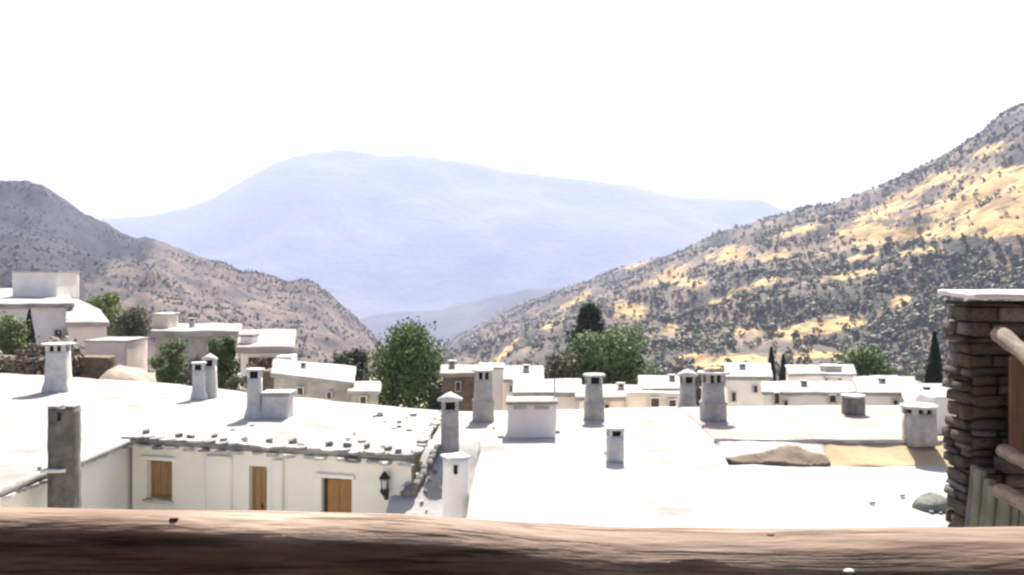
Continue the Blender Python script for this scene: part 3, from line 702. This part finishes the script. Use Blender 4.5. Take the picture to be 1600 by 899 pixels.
# clay mound
mdx, mdy = X(192, 44), 44.0
md = empty('clay_mound', (mdx, mdy, Z(600, 44)-1.5), 'rounded tan clay vault showing behind the near roof', 'mound')
bm = bmesh.new(); bmesh.ops.create_uvsphere(bm, u_segments=28, v_segments=16, radius=1)
for v in bm.verts: v.co = Vector((v.co.x*1.55, v.co.y*2.6, v.co.z*2.35)); v.co += n3(v.co, .9)*.32+n3(v.co, 3)*.09
fin(bm, 'vault', mat('mound_clay', (.24, .18, .13), (.38, .31, .25), 1.6, bump=.6, bscale=7), md)
for k in range(5):
    o = link('stone', random.choice(SL_D), None, md); s = .22; o.scale = (s, s, s*.6); o.location = (-.7+k*.42, -1.9+.1*k % .3, 1.15)
# house C
hC = simple_house('flat white-edged house behind a green hedge, left of the eaved house', 243, 366, 517, 60, 9, 'grey_render', 'launa', th=.4, over=.3)
roof_box(hC, 238, 262, 492, 514, 62, 2, 'beige_wash', lid='pale_slate')
# house D
hD = simple_house('white house with sloping pinkish eaves and dark opening beneath', 376, 452, 541, 48, 6.5, 'whitewash', 'pinkish_launa', th=.35, over=.25, slope=.07)
roof_box(hD, 375, 394, 526, 545, 49, 1.2, 'whitewash', name='roof_hutch', lid='dark_stonework')
bm = bmesh.new(); add_box(bm, (0, 0, 0), (1.5, .12, .9)); o = fin(bm, 'shutter', M['wood_dark'], hD, None, False); at(o, hD, (X(412, 47.95), 47.95, Z(573, 48)))
roof_box(hD, 430, 455, 557, 590, 46.5, 1.3, 'whitewash', name='porch', sink=3)
roof_box(hD, 408, 433, 580, 606, 44, 1.5, 'brown_clay', name='shed', sink=3)
# house E
hE = simple_house('long low grey-walled house with bright roof beside the dark bush', 428, 548, 590, 38, 5.4, 'grey_render', 'launa', th=.16, rz=0, slope=.0, slope_x=-.10)
hE2 = simple_house('small grey outhouse with pale slab roof left of the willow', 548, 588, 610, 37, 3, 'grey_render', 'launa', th=.14)
# house F, G
hF = simple_house('dark reddish-walled house behind the cone-capped chimney', 692, 748, 583, 45, 4, 'brown_clay', 'pinkish_launa', th=.2)
roof_box(hF, 748, 786, 577, 606, 44, 2.5, 'pink_wash', name='annex', lid='launa', sink=2)
hG = simple_house('pinkish white house with plain roof behind the square hutch', 772, 846, 592, 50, 6, 'pink_wash', 'pinkish_launa', th=.2, slope=.02)
hG2 = simple_house('low white house tucked between the hutch and the green tree', 806, 905, 612, 40, 5, 'whitewash', 'launa', th=.18)
hH = simple_house('white house right of the green tree with beige yard wall', 1003, 1072, 607, 46, 6, 'whitewash', 'launa', th=.2)
yw = empty('yard_wall', (X(1022, 33.5), 33.5, g(4.5, 33.5)), 'beige yard wall with two small square openings near the slender chimney', 'wall')
bm = bmesh.new(); add_box(bm, (0, 0, 0), (X(1068, 33.5)-X(980, 33.5), .5, 5)); rough(bm, .4, .04, 1, .06); o = fin(bm, 'masonry', M['beige_wash'], yw); at(o, yw, (X(1024, 33.5), 33.6, Z(613, 33.5)-2.5))
dark_window(yw, 1023, 620, 640, 17, 33.3); dark_window(yw, 1050, 623, 638, 14, 33.3)
hI = simple_house('bright white house right of the tiled chimney', 1138, 1204, 588, 52, 6, 'whitewash', 'launa', th=.2, slope=.03)
dark_window(hI, 1146, 612, 628, 8, 51.9)
hJ = simple_house('white parapet house with dark windows below the broad tree', 1232, 1338, 584, 50, 5, 'pink_wash', 'launa', th=.15, over=.05)
roof_box(hJ, 1290, 1316, 574, 586, 51, 1, 'beige_wash', name='roof_hutch', lid='pale_slate')
dark_window(hJ, 1301, 588, 594, 24, 49.9)
hJ2 = simple_house('long low white house below the parapet house', 1196, 1345, 612, 42, 4, 'whitewash', 'launa', th=.16)
dark_window(hJ2, 1213, 613, 632, 10, 41.85); dark_window(hJ2, 1300, 616, 630, 13, 41.85); dark_window(hJ2, 1227, 625, 636, 8, 41.85)
hK = simple_house('low white house between the short stone chimney and the tall cypress', 1345, 1432, 612, 40, 6, 'whitewash', 'launa', th=.16)
roof_box(hK, 1398, 1440, 600, 618, 44, 3, 'whitewash', lid='launa', sink=2)
hL = simple_house('white house wall behind the broad grey chimney', 1420, 1500, 628, 36, 6, 'whitewash', 'launa', th=.16)
hM = simple_house('pale cottage showing over the yard wall left of the slender chimney', 905, 1000, 620, 36, 4, 'pink_wash', 'pinkish_launa', th=.16)

for hh_, u, v0, v1, wp, Y in ((hC, 330, 535, 552, 12, 59.9), (hE, 470, 604, 618, 11, 37.9), (hE, 515, 612, 624, 9, 37.9), (hE2, 568, 618, 632, 12, 36.9), (hF, 716, 596, 612, 9, 44.9), (hG, 800, 602, 613, 8, 49.9), (hG, 828, 602, 613, 8, 49.9),
        (hH, 1018, 610, 618, 8, 45.9), (hI, 1180, 602, 614, 8, 51.9), (hK, 1398, 624, 642, 9, 39.9), (hL, 1450, 640, 656, 9, 35.9), (hM, 948, 630, 642, 9, 35.9), (hM, 982, 628, 646, 9, 35.9)):
    dark_window(hh_, u, v0, v1, wp, Y)

# ================================================================== trees of the village
tree('tree', 'tall weeping green willow in the middle of the village', 640, 503, 124, 62, 'willow', 'leaf_green', n=13000, ls=.7)
tree('bush', 'dark bare-looking bushy tree just left of the willow', 545, 538, 96, 64, 'bush', 'leaf_dark', n=9000, ls=.75, cat='tree')
tree('tree', 'dark slim conifer behind the round green tree', 921, 475, 118, 78, 'cone', 'leaf_dark', n=10000, ls=.8)
tree('tree', 'round bright green tree in front of the slim conifer', 952, 506, 146, 72, 'round', 'leaf_fresh', n=11000, ls=.65)
tree('bush', 'pale green bush left of the round green tree', 884, 545, 74, 68, 'bush', 'leaf_scrub', n=4200, cat='bush')
tree('bush', 'small grey-green bush behind the low white house', 846, 568, 38, 66, 'bush', 'leaf_scrub', n=1800, cat='bush')
tree('tree', 'broad green tree with dark underside behind the parapet house', 1350, 532, 96, 70, 'round', 'leaf_green', n=5200, ls=.8)
tree('cypress', 'tall dark cypress beside the stone pillar', 1460, 520, 44, 48, 'cypress', 'leaf_cypress', n=12000, cat='tree', ls=1.3)
tree('cypress', 'small dark cypress left of the parapet house', 1205, 543, 22, 62, 'cypress', 'leaf_cypress', n=5000, cat='tree', ls=1.6)
tree('cypress', 'second small cypress, right and lower of the pair', 1224, 554, 22, 62, 'cypress', 'leaf_dark', n=5000, cat='tree', ls=1.6)
tree('cypress', 'slim black-green cypress in front of the big white house', 46, 484, 24, 70, 'cypress', 'leaf_cypress', n=6000, cat='tree', ls=1.6)
tree('tree', 'light yellow-green tree at the far left edge', 10, 490, 78, 68, 'round', 'leaf_bright', n=5000, ls=.9)
tree('hedge', 'ragged brown-green hedge at the foot of the big white house', 62, 538, 170, 60.5, 'bush', 'leaf_brown', n=6000, cat='hedge')
tree('tree', 'light green treetop rising behind the lean-to wing', 160, 450, 84, 98, 'round', 'leaf_bright', n=5000, ls=.9)
tree('tree', 'dark olive tree right of the big white house', 209, 474, 66, 84, 'round', 'leaf_olive', n=4600, ls=.8)
tree('bush', 'green shrub growing against the flat white-edged house', 268, 522, 60, 55, 'bush', 'leaf_green', n=2800, cat='bush')
tree('bush', 'brownish shrub in the middle of the flat house wall', 308, 545, 44, 55, 'bush', 'leaf_brown', n=2000, cat='bush')
tree('tree', 'dark green tree behind the touching pair of chimneys', 347, 514, 62, 53, 'round', 'leaf_green', n=6500, ls=.8)
tree('bush', 'brown bush in front of the eaved house', 402, 542, 46, 45, 'bush', 'leaf_brown', n=1800, cat='bush')
tree('bush', 'dusty green bush between the touching chimneys and the joined chimney', 366, 574, 44, 42.5, 'bush', 'leaf_scrub', n=2600, cat='bush')
tree('bush', 'small dark bush at the foot of the weeping willow', 682, 590, 40, 56, 'bush', 'leaf_dark', n=1800, cat='bush')
hp = empty('rounded_heap', (X(1458, 17.3), 17.3, ZR-.02), 'smooth rounded grey-green heap lying on the white roof beside the stone pillar', 'heap')
bm = bmesh.new(); bmesh.ops.create_uvsphere(bm, u_segments=26, v_segments=16, radius=1)
for v in bm.verts: v.co = Vector((v.co.x*.33, v.co.y*.36, max(v.co.z, -.1)*.30)); v.co += n3(v.co, 4)*.05+n3(v.co, 12)*.016
fin(bm, 'mound', mat('heap_grey', (.10, .11, .085), (.22, .225, .185), 7, bump=.7, bscale=20), hp)
for k in range(7):
    o = link('stone', random.choice(SL_D), None, hp); s_ = random.uniform(.07, .13); a = -1.6+random.uniform(-1.3, 1.0); o.scale = (s_, s_*.8, s_*.6); o.location = (.40*math.cos(a), .44*math.sin(a), .03); o.rotation_euler.z = a

for lab, u, vt, wp, Y, lf in (('small green bush left of the tiled chimney, behind the white house', 1092, 572, 44, 62, 'leaf_scrub'), ('small green bush behind the white house right of the tiled chimney', 1172, 568, 40, 64, 'leaf_olive'),
        ('low bush at the left end of the parapet house', 1240, 562, 30, 63, 'leaf_green'), ('grey-green bush between the broad tree and the tall cypress', 1412, 578, 50, 62, 'leaf_scrub'),
        ('low bush behind the dark reddish-walled house', 724, 566, 44, 60, 'leaf_olive'), ('small bush at the right foot of the round bright green tree', 1006, 588, 30, 58, 'leaf_dark'), ('brown bush behind the grey outhouse', 572, 588, 34, 46, 'leaf_brown')):
    tree('bush', lab, u, vt, wp, Y, 'bush', lf, n=2400, cat='bush', ls=.8)
for hh_, u, vb, vt, wp, Y, mt in ((hE, 474, 586, 566, 9, 41, 'pale_chimney'), (hF, 706, 582, 563, 10, 47, 'chimney_render'), (hG, 822, 590, 570, 10, 53, 'pale_chimney'), (hH, 1050, 604, 585, 9, 49, 'chimney_render'), (hI, 1160, 586, 568, 9, 55, 'pale_chimney'),
        (hJ2, 1256, 612, 594, 9, 44, 'chimney_render'), (hK, 1378, 611, 590, 10, 43, 'pale_chimney'), (hL, 1448, 626, 603, 10, 39, 'chimney_render'), (hC, 300, 514, 497, 9, 64, 'pale_chimney'), (hM, 970, 619, 598, 10, 38.5, 'pale_chimney')):
    chimney(hh_, u, vb, vt, wp, Y, None, cap='flat', matname=mt, vents=True, base=1.1, sink=.5)

# ================================================================== woodland on the slopes
def hill_points(rows, n, tmax_row, dens, rmin=0):
    nr, nc = tmax_row, len(rows[0]); out = []
    tries = 0
    while len(out) < n and tries < n*30:
        tries += 1
        i = int(random.random()**1.0*(nr-1)); j = int(random.random()*(nc-1)); a, b = random.random(), random.random()
        p = (Vector(rows[i][j])*(1-a)+Vector(rows[i+1][j])*a)*(1-b)+(Vector(rows[i][j+1])*(1-a)+Vector(rows[i+1][j+1])*a)*b
        u = 800+F*p.x/p.y; v = HZ-F*p.z/p.y
        if random.random() < dens(p, u, v): out.append(p)
    return out
def dens_r(p, u, v):
    if u > 1750: return .15
    k = .25+.9*max(0, noise.fractal(p*.010, 1, 2, 3)+.25)
    if v > 385 and u > 1350: k += .35
    gf = gold_field(u, v)
    return k*max(.13, 1-gf*.85)
def wood(name, pts, mat_, hmin, hmax, per, mean_ls, label=None):
    P, Nn, Sz = [], [], []
    for p in pts:
        h = random.uniform(hmin, hmax)*random.choice((.7, 1, 1, 1.3)); w_ = h*random.uniform(.35, .55)
        d, q = ball(per, .5)
        P.append(q*np.array([w_, w_, h*.5])+np.array([p.x, p.y, p.z+h*.42])); Nn.append(d+np.array([0, 0, .3])); Sz.append(np.full(per, h*mean_ls)*(.6+.8*rng.random(per)))
    me = leaf_mesh(name, np.concatenate(P), np.concatenate(Nn), np.concatenate(Sz), mat_, .8)
    return tag(link(name, me), label, kind='stuff')
pr = hill_points(RROWS, 17000, 84, dens_r)
pr.sort(key=lambda p: p.y)
vis = [p for p in pr if 700 < 800+F*p.x/p.y < 1600]
near = vis[:150]
nearset = {id(p) for p in near}; far = [p for p in pr if id(p) not in nearset]
k = len(far)
wood('woodland', far[0::3], M['leaf_far'], 2.8, 5.6, 14, .42)
wood('brown_woodland', far[2::3], M['leaf_brown'], 2.6, 5.5, 16, .4)
wood('pine_woodland', far[1::3], M['leaf_far_dark'], 2.8, 6.2, 14, .42)
protos = []
for i, (lf, nm) in enumerate((('leaf_far', 0), ('leaf_far_dark', 0), ('leaf_brown', 0))):
    d, q = ball(150, .4); q = q*np.array([.42, .42, .48])*(.8+.4*rng.random((150, 1)))+np.array([0, 0, .55]) + rng.normal(size=(150, 3))*.04
    cm = leaf_mesh('crown', q, d+np.array([0, 0, .3]), .16*(.6+.8*rng.random(150)), M[lf], .8)
    bm = bmesh.new(); add_tube(bm, [(0, 0, -.05), (.02, 0, .3), (0, 0, .7)], [.05, .04, .015], 6); tm = fin(bm, 'trunk', M['bark'], mesh_only=True)
    protos.append((cm, tm))
LB = ('small grey-green scrub tree on the lower slope of the right hillside', 'small dark tree on the lower slope of the right hillside', 'small olive-brown tree on the lower slope of the right hillside')
for p in near:
    i = random.choice((0, 0, 1, 2)); s = random.uniform(3.5, 7)
    t = empty('hillside_tree', p, LB[i], 'tree', 'small trees scattered over the right hillside'); t.scale = (s, s, s); t.rotation_euler.z = random.random()*6
    link('crown', protos[i][0], None, t); link('trunk', protos[i][1], None, t)
pl = hill_points(LROWS, 9000, 60, lambda p, u, v: .1+.6*max(0, noise.fractal(p*.008, 1, 2, 3)+.1)+(.5 if HZ-F*p.z/p.y < lerp_list(SK_LEFT, u)+12 else 0) if -200 < u < 620 else 0)
wood('left_scrub', pl[0::2], M['leaf_scrub'], 1.4, 3.8, 12, .42); wood('brown_scrub', pl[1::2], M['leaf_brown'], 1.4, 3.4, 12, .42)

# ================================================================== stone pillar house, right foreground
sp = empty('stone_house', (3.3, 6.1, -2.0), 'brown rubble stone wall with pale slab on top at the right edge of the view', 'house')
XL, YN, YF = 2.86, 6.0, 6.32
ZT, ZB = -.17, -1.95
bm = bmesh.new(); add_box(bm, ((XL+.05+4.6)/2, (YN+.05+YF-.03)/2, (ZT+ZB)/2-.3), (4.6-XL-.05, YF-YN-.08, ZT-ZB+.6)); rough(bm, .15, .012, 4, .01); fin(bm, 'wall', M['mortar'], sp, sp.location)
def stone_me(mt):
    bm = bmesh.new(); add_box(bm, (0, 0, 0), (1, 1, 1)); rough(bm, .45, .09, 1.7, .09, 1, seed=random.random()*50)
    return fin(bm, 'stone', M[mt], mesh_only=True)
ST = [stone_me(m_) for m_ in ('stone_brown', 'stone_brown', 'stone_grey', 'stone_grey', 'stone_rust', 'stone_brown')]
def course(face):
    z = ZB
    while z < ZT-.02:
        hh = min(random.choice((.03, .045, .06, .075, .09))*random.uniform(.85, 1.15), ZT-z); s = 0; Lf = .30 if face == 'left' else 1.1
        while s < Lf-.02:
            ww = min(random.uniform(.09, .30), Lf-s)
            if Lf-s-ww < .06: ww = Lf-s
            o = link('stone', random.choice(ST), None, sp); pr_ = random.uniform(-.012, .026)
            if face == 'left': o.scale = (.12, ww*.95, hh*.9); c = (XL+.05-pr_, YN+.02+s+ww/2, z+hh/2)
            else: o.scale = (ww*.95, .12, hh*.9); c = (XL+.02+s+ww/2, YN+.05-pr_, z+hh/2)
            o.rotation_euler = (random.uniform(-.05, .05), random.uniform(-.05, .05), random.uniform(-.05, .05))
            at(o, sp, c); s += ww
        z += hh
course('left'); course('front')
bm = bmesh.new(); add_box(bm, (0, 0, 0), (1.9, .52, .036)); rough(bm, .12, .012, 3, .012); o = fin(bm, 'cap_slab', M['cap_slab'], sp); at(o, sp, (XL-.03+.95, 6.13, ZT+.045)); o.rotation_euler = (.05, 0, 0)
# plank door
for i in range(3):
    bm = bmesh.new(); add_box(bm, (0, 0, 0), (.145, .035, .62)); rough(bm, None, 0, 1, .006, 1); o = fin(bm, 'plank', M['wood_red'], sp, None, False); at(o, sp, (3.07+i*.15+.03, 5.84+.004*i, -.80))
bm = bmesh.new(); add_box(bm, (0, 0, 0), (.5, .16, .08)); rough(bm, .2, .01, 3, .01); o = fin(bm, 'sill', M['stone_brown'], sp); at(o, sp, (3.24, 5.88, -1.16))
# timber rails coming forward down the outside stair
def timber(label, a, b, r, name='timber_rail', cat='rail', grp='pale round timbers beside the stone wall', mt='pale_timber'):
    a, b = Vector(a), Vector(b); d = b-a
    root_bm = bmesh.new(); pts = [Vector((d.length*t, 0, 0)) for t in [i/14 for i in range(15)]]
    add_tube(root_bm, pts, [r*(1+.08*math.sin(i*1.3)) for i in range(15)], 14); rough(root_bm, .05, r*.16, 5, 0, 1, seed=a.x*9)
    o = fin(root_bm, name, M[mt]); o.location = a; o.rotation_euler = d.to_track_quat('X', 'Z').to_euler()
    return tag(o, label, cat, grp)
timber('topmost pale round timber jutting out from the stone wall', W(1562, 522, 5.75), W(1700, 625, 4.6), .052)
timber('middle pale round timber below the red-brown planks', W(1568, 704, 5.7), W(1700, 772, 4.6), .042)
timber('lowest pale round timber above the grey-green ledge', W(1562, 768, 5.5), W(1700, 835, 4.6), .045)
# slanting parapet of slate strips along the outside stair
lg = empty('stair_parapet', (3.2, 5.5, -2.4), 'grey-green slanting parapet of narrow upright slate strips at the foot of the stone wall', 'parapet')
pa, pb = W(1514, 730, 5.92), W(1690, 868, 4.9)
for i in range(15):
    q = pa.lerp(pb, i/14); hh = 1.1-.02*i
    bm = bmesh.new(); add_box(bm, (0, 0, 0), (.088*random.uniform(.9, 1.02), .045, hh)); rough(bm, .2, .010, 4, .010); o = fin(bm, 'slate_strip', M['strip_slate' if random.random() < .7 else 'grey_stack'], lg)
    at(o, lg, q+Vector((random.uniform(-.006, .006), random.uniform(-.01, .01), -hh/2+random.uniform(-.02, .02)))); o.rotation_euler = (random.uniform(-.02, .02)-.08, 0, math.atan2(pb.y-pa.y, pb.x-pa.x)+random.uniform(-.04, .04))

# ================================================================== wooden rail across the foreground
RY = 1.2
rl = empty('wooden_rail', (0, RY, -.42), 'weathered brown round log handrail running right across the foreground', 'rail')
bm = bmesh.new(); NS, NR = 150, 40; rings = []
for i in range(NS+1):
    t = i/NS; x = -1.0+2.0*t; u = 800+F*x/RY
    ztop = (HZ-lerp_list([(-400, 791), (0, 793), (300, 796), (600, 803), (800, 814), (950, 822), (1200, 825), (1600, 822), (2000, 822)], u))/F*RY
    R = .098+.004*noise.noise((x*2.1, 0, 3))
    ring = []
    for k in range(NR):
        a = 2*math.pi*k/NR; c, s_ = math.cos(a), math.sin(a)
        flat = lerp_list([(0, 1.0), (700, .8), (1000, .0), (1600, 0)], u)      # left part squarer than the right
        e = 2/(2+1.6*flat); y = math.copysign(abs(c)**e, c); z = math.copysign(abs(s_)**e, s_); q_ = .30*flat
        y, z = y*math.cos(q_)+z*math.sin(q_), z*math.cos(q_)-y*math.sin(q_)
        nn = noise.fractal(Vector((x*2.2, c*1.0, s_*1.0)), 1, 2, 4)*.05+noise.fractal(Vector((x*1.4, c*5, s_*5)), 1, 2, 3)*.025
        ring.append(bm.verts.new((x, y*R*(1+nn), (ztop-R*1.045)+.42+z*R*(1+nn*.7))))
    rings.append(ring)
for r0, r1 in zip(rings, rings[1:]):
    for k in range(NR): bm.faces.new((r0[k], r0[(k+1) % NR], r1[(k+1) % NR], r1[k]))
bm.faces.new(rings[0][::-1]); bm.faces.new(rings[-1]); bmesh.ops.recalc_face_normals(bm, faces=bm.faces)
def rail_mat():
    m = mat('rail_wood', (.11, .066, .043), (.38, .275, .21), 7, rough_=.75, bump=.9, stretch=(.35, 2.2, 2.2), bscale=16, bdist=.008, c3=(.20, .13, .092), spec=.2)
    N = m.node_tree; L = N.links; b = N.nodes['Principled BSDF']
    tc = N.nodes.new('ShaderNodeTexCoord'); mp = N.nodes.new('ShaderNodeMapping'); mp.inputs['Scale'].default_value = (1.1, 26, 26); L.new(tc.outputs['Object'], mp.inputs[0])
    no = N.nodes.new('ShaderNodeTexNoise'); no.inputs['Scale'].default_value = 2.6; no.inputs['Detail'].default_value = 7; no.inputs['Roughness'].default_value = .6; L.new(mp.outputs[0], no.inputs[0])
    rp = N.nodes.new('ShaderNodeValToRGB'); e = rp.color_ramp.elements; e[0].position = .33; e[0].color = (.28, .24, .2, 1); e[1].position = .46; e[1].color = (1, 1, 1, 1); L.new(no.outputs[0], rp.inputs[0])
    src = b.inputs['Base Color'].links[0].from_socket
    mx = N.nodes.new('ShaderNodeMix'); mx.data_type = 'RGBA'; mx.blend_type = 'MULTIPLY'; mx.inputs['Factor'].default_value = 1
    L.new(src, mx.inputs['A']); L.new(rp.outputs[0], mx.inputs['B']); L.new(mx.outputs['Result'], b.inputs['Base Color'])
    old = b.inputs['Normal'].links[0].from_node; bp = N.nodes.new('ShaderNodeBump'); bp.inputs['Strength'].default_value = .8; bp.inputs['Distance'].default_value = .006
    L.new(rp.outputs[0], bp.inputs['Height']); L.new(old.outputs[0], bp.inputs['Normal']); L.new(bp.outputs[0], b.inputs['Normal'])
    return m
rail_mat()
bmesh.ops.translate(bm, verts=bm.verts, vec=rl.location); RBVH = BVHTree.FromBMesh(bm)
fin(bm, 'log', M['rail_wood'], rl, rl.location)
def knot(u, v, r, stretch, mt, name):
    hit = RBVH.ray_cast(Vector((0, 0, 0)), W(u, v, 1).normalized())[0] or W(u, v, RY)
    bm = bmesh.new(); bmesh.ops.create_icosphere(bm, subdivisions=2, radius=1)
    for vv in bm.verts: vv.co = Vector((vv.co.x*r*stretch, vv.co.y*r, vv.co.z*r*.5)); vv.co += n3(vv.co, 60)*r*.2
    o = fin(bm, name, M[mt], rl); return at(o, rl, hit)
knot(272, 811, .004, 1.6, 'wood_dark', 'knot'); knot(1204, 836, .0035, 1.5, 'wood_dark', 'knot')
knot(1326, 893, .006, 1.2, 'pale_slate', 'nail_head')
for s_ in (-.96, .96):
    bm = bmesh.new(); add_tube(bm, [(0, 0, -1.2), (0, 0, -.02)], [.055, .05], 14); rough(bm, None, .006, 8); o = fin(bm, 'post', M['rail_wood'], rl); at(o, rl, (s_, RY, -.45))

# ================================================================== unseen balcony house behind the camera, added to shade rail and stone wall
bh = empty('balcony_shade_house', (0, -1.5, g(0, -1.5)), 'unseen house with roofed balcony, added to shade the foreground log rail', 'house')
for nm, c, sz, mt in (('floor', (0, -.6, -1.62), (7, 4.4, .2), 'wood_dark'), ('wall', (0, -2.0, -.2), (7, .4, 3.0), 'stone_brown'), ('roof', (0, -.95, 1.35), (7.4, 2.6, .22), 'wood_dark'), ('side_wall', (-3.3, -.9, -.2), (.4, 2.2, 3.0), 'stone_brown')):
    bm = bmesh.new(); add_box(bm, c, sz); rough(bm, .5, .02, 1.2, .03); fin(bm, nm, M[mt], bh, bh.location)
for i in range(9):
    bm = bmesh.new(); add_tube(bm, [(-3.2+.8*i, -2, 1.16), (-3.2+.8*i, .3, 1.14)], [.07, .065], 10); fin(bm, 'beam', M['wood_dark'], bh, bh.location)
bm = bmesh.new(); add_prism(bm, [(-3.4, -2.1), (3.4, -2.1), (3.4, -1.9), (-3.4, -1.9)], -11, -1.75); rough(bm, 1, .03, 1, .03); fin(bm, 'lower_wall', M['whitewash'], bh, bh.location)

# ================================================================== air
bm = bmesh.new(); add_box(bm, (0, 4800, 300), (24600, 20200, 1470))
hz = bpy.data.materials.new('haze_air'); hz.use_nodes = True; N = hz.node_tree
N.nodes.remove(N.nodes['Principled BSDF']); pv = N.nodes.new('ShaderNodeVolumePrincipled')
pv.inputs['Color'].default_value = (.455, .52, .765, 1); pv.inputs['Density'].default_value = 1.3e-4; pv.inputs['Anisotropy'].default_value = .1
N.links.new(pv.outputs[0], N.nodes['Material Output'].inputs['Volume'])
o = fin(bm, 'haze', hz, None, None, False); tag(o, kind='stuff')
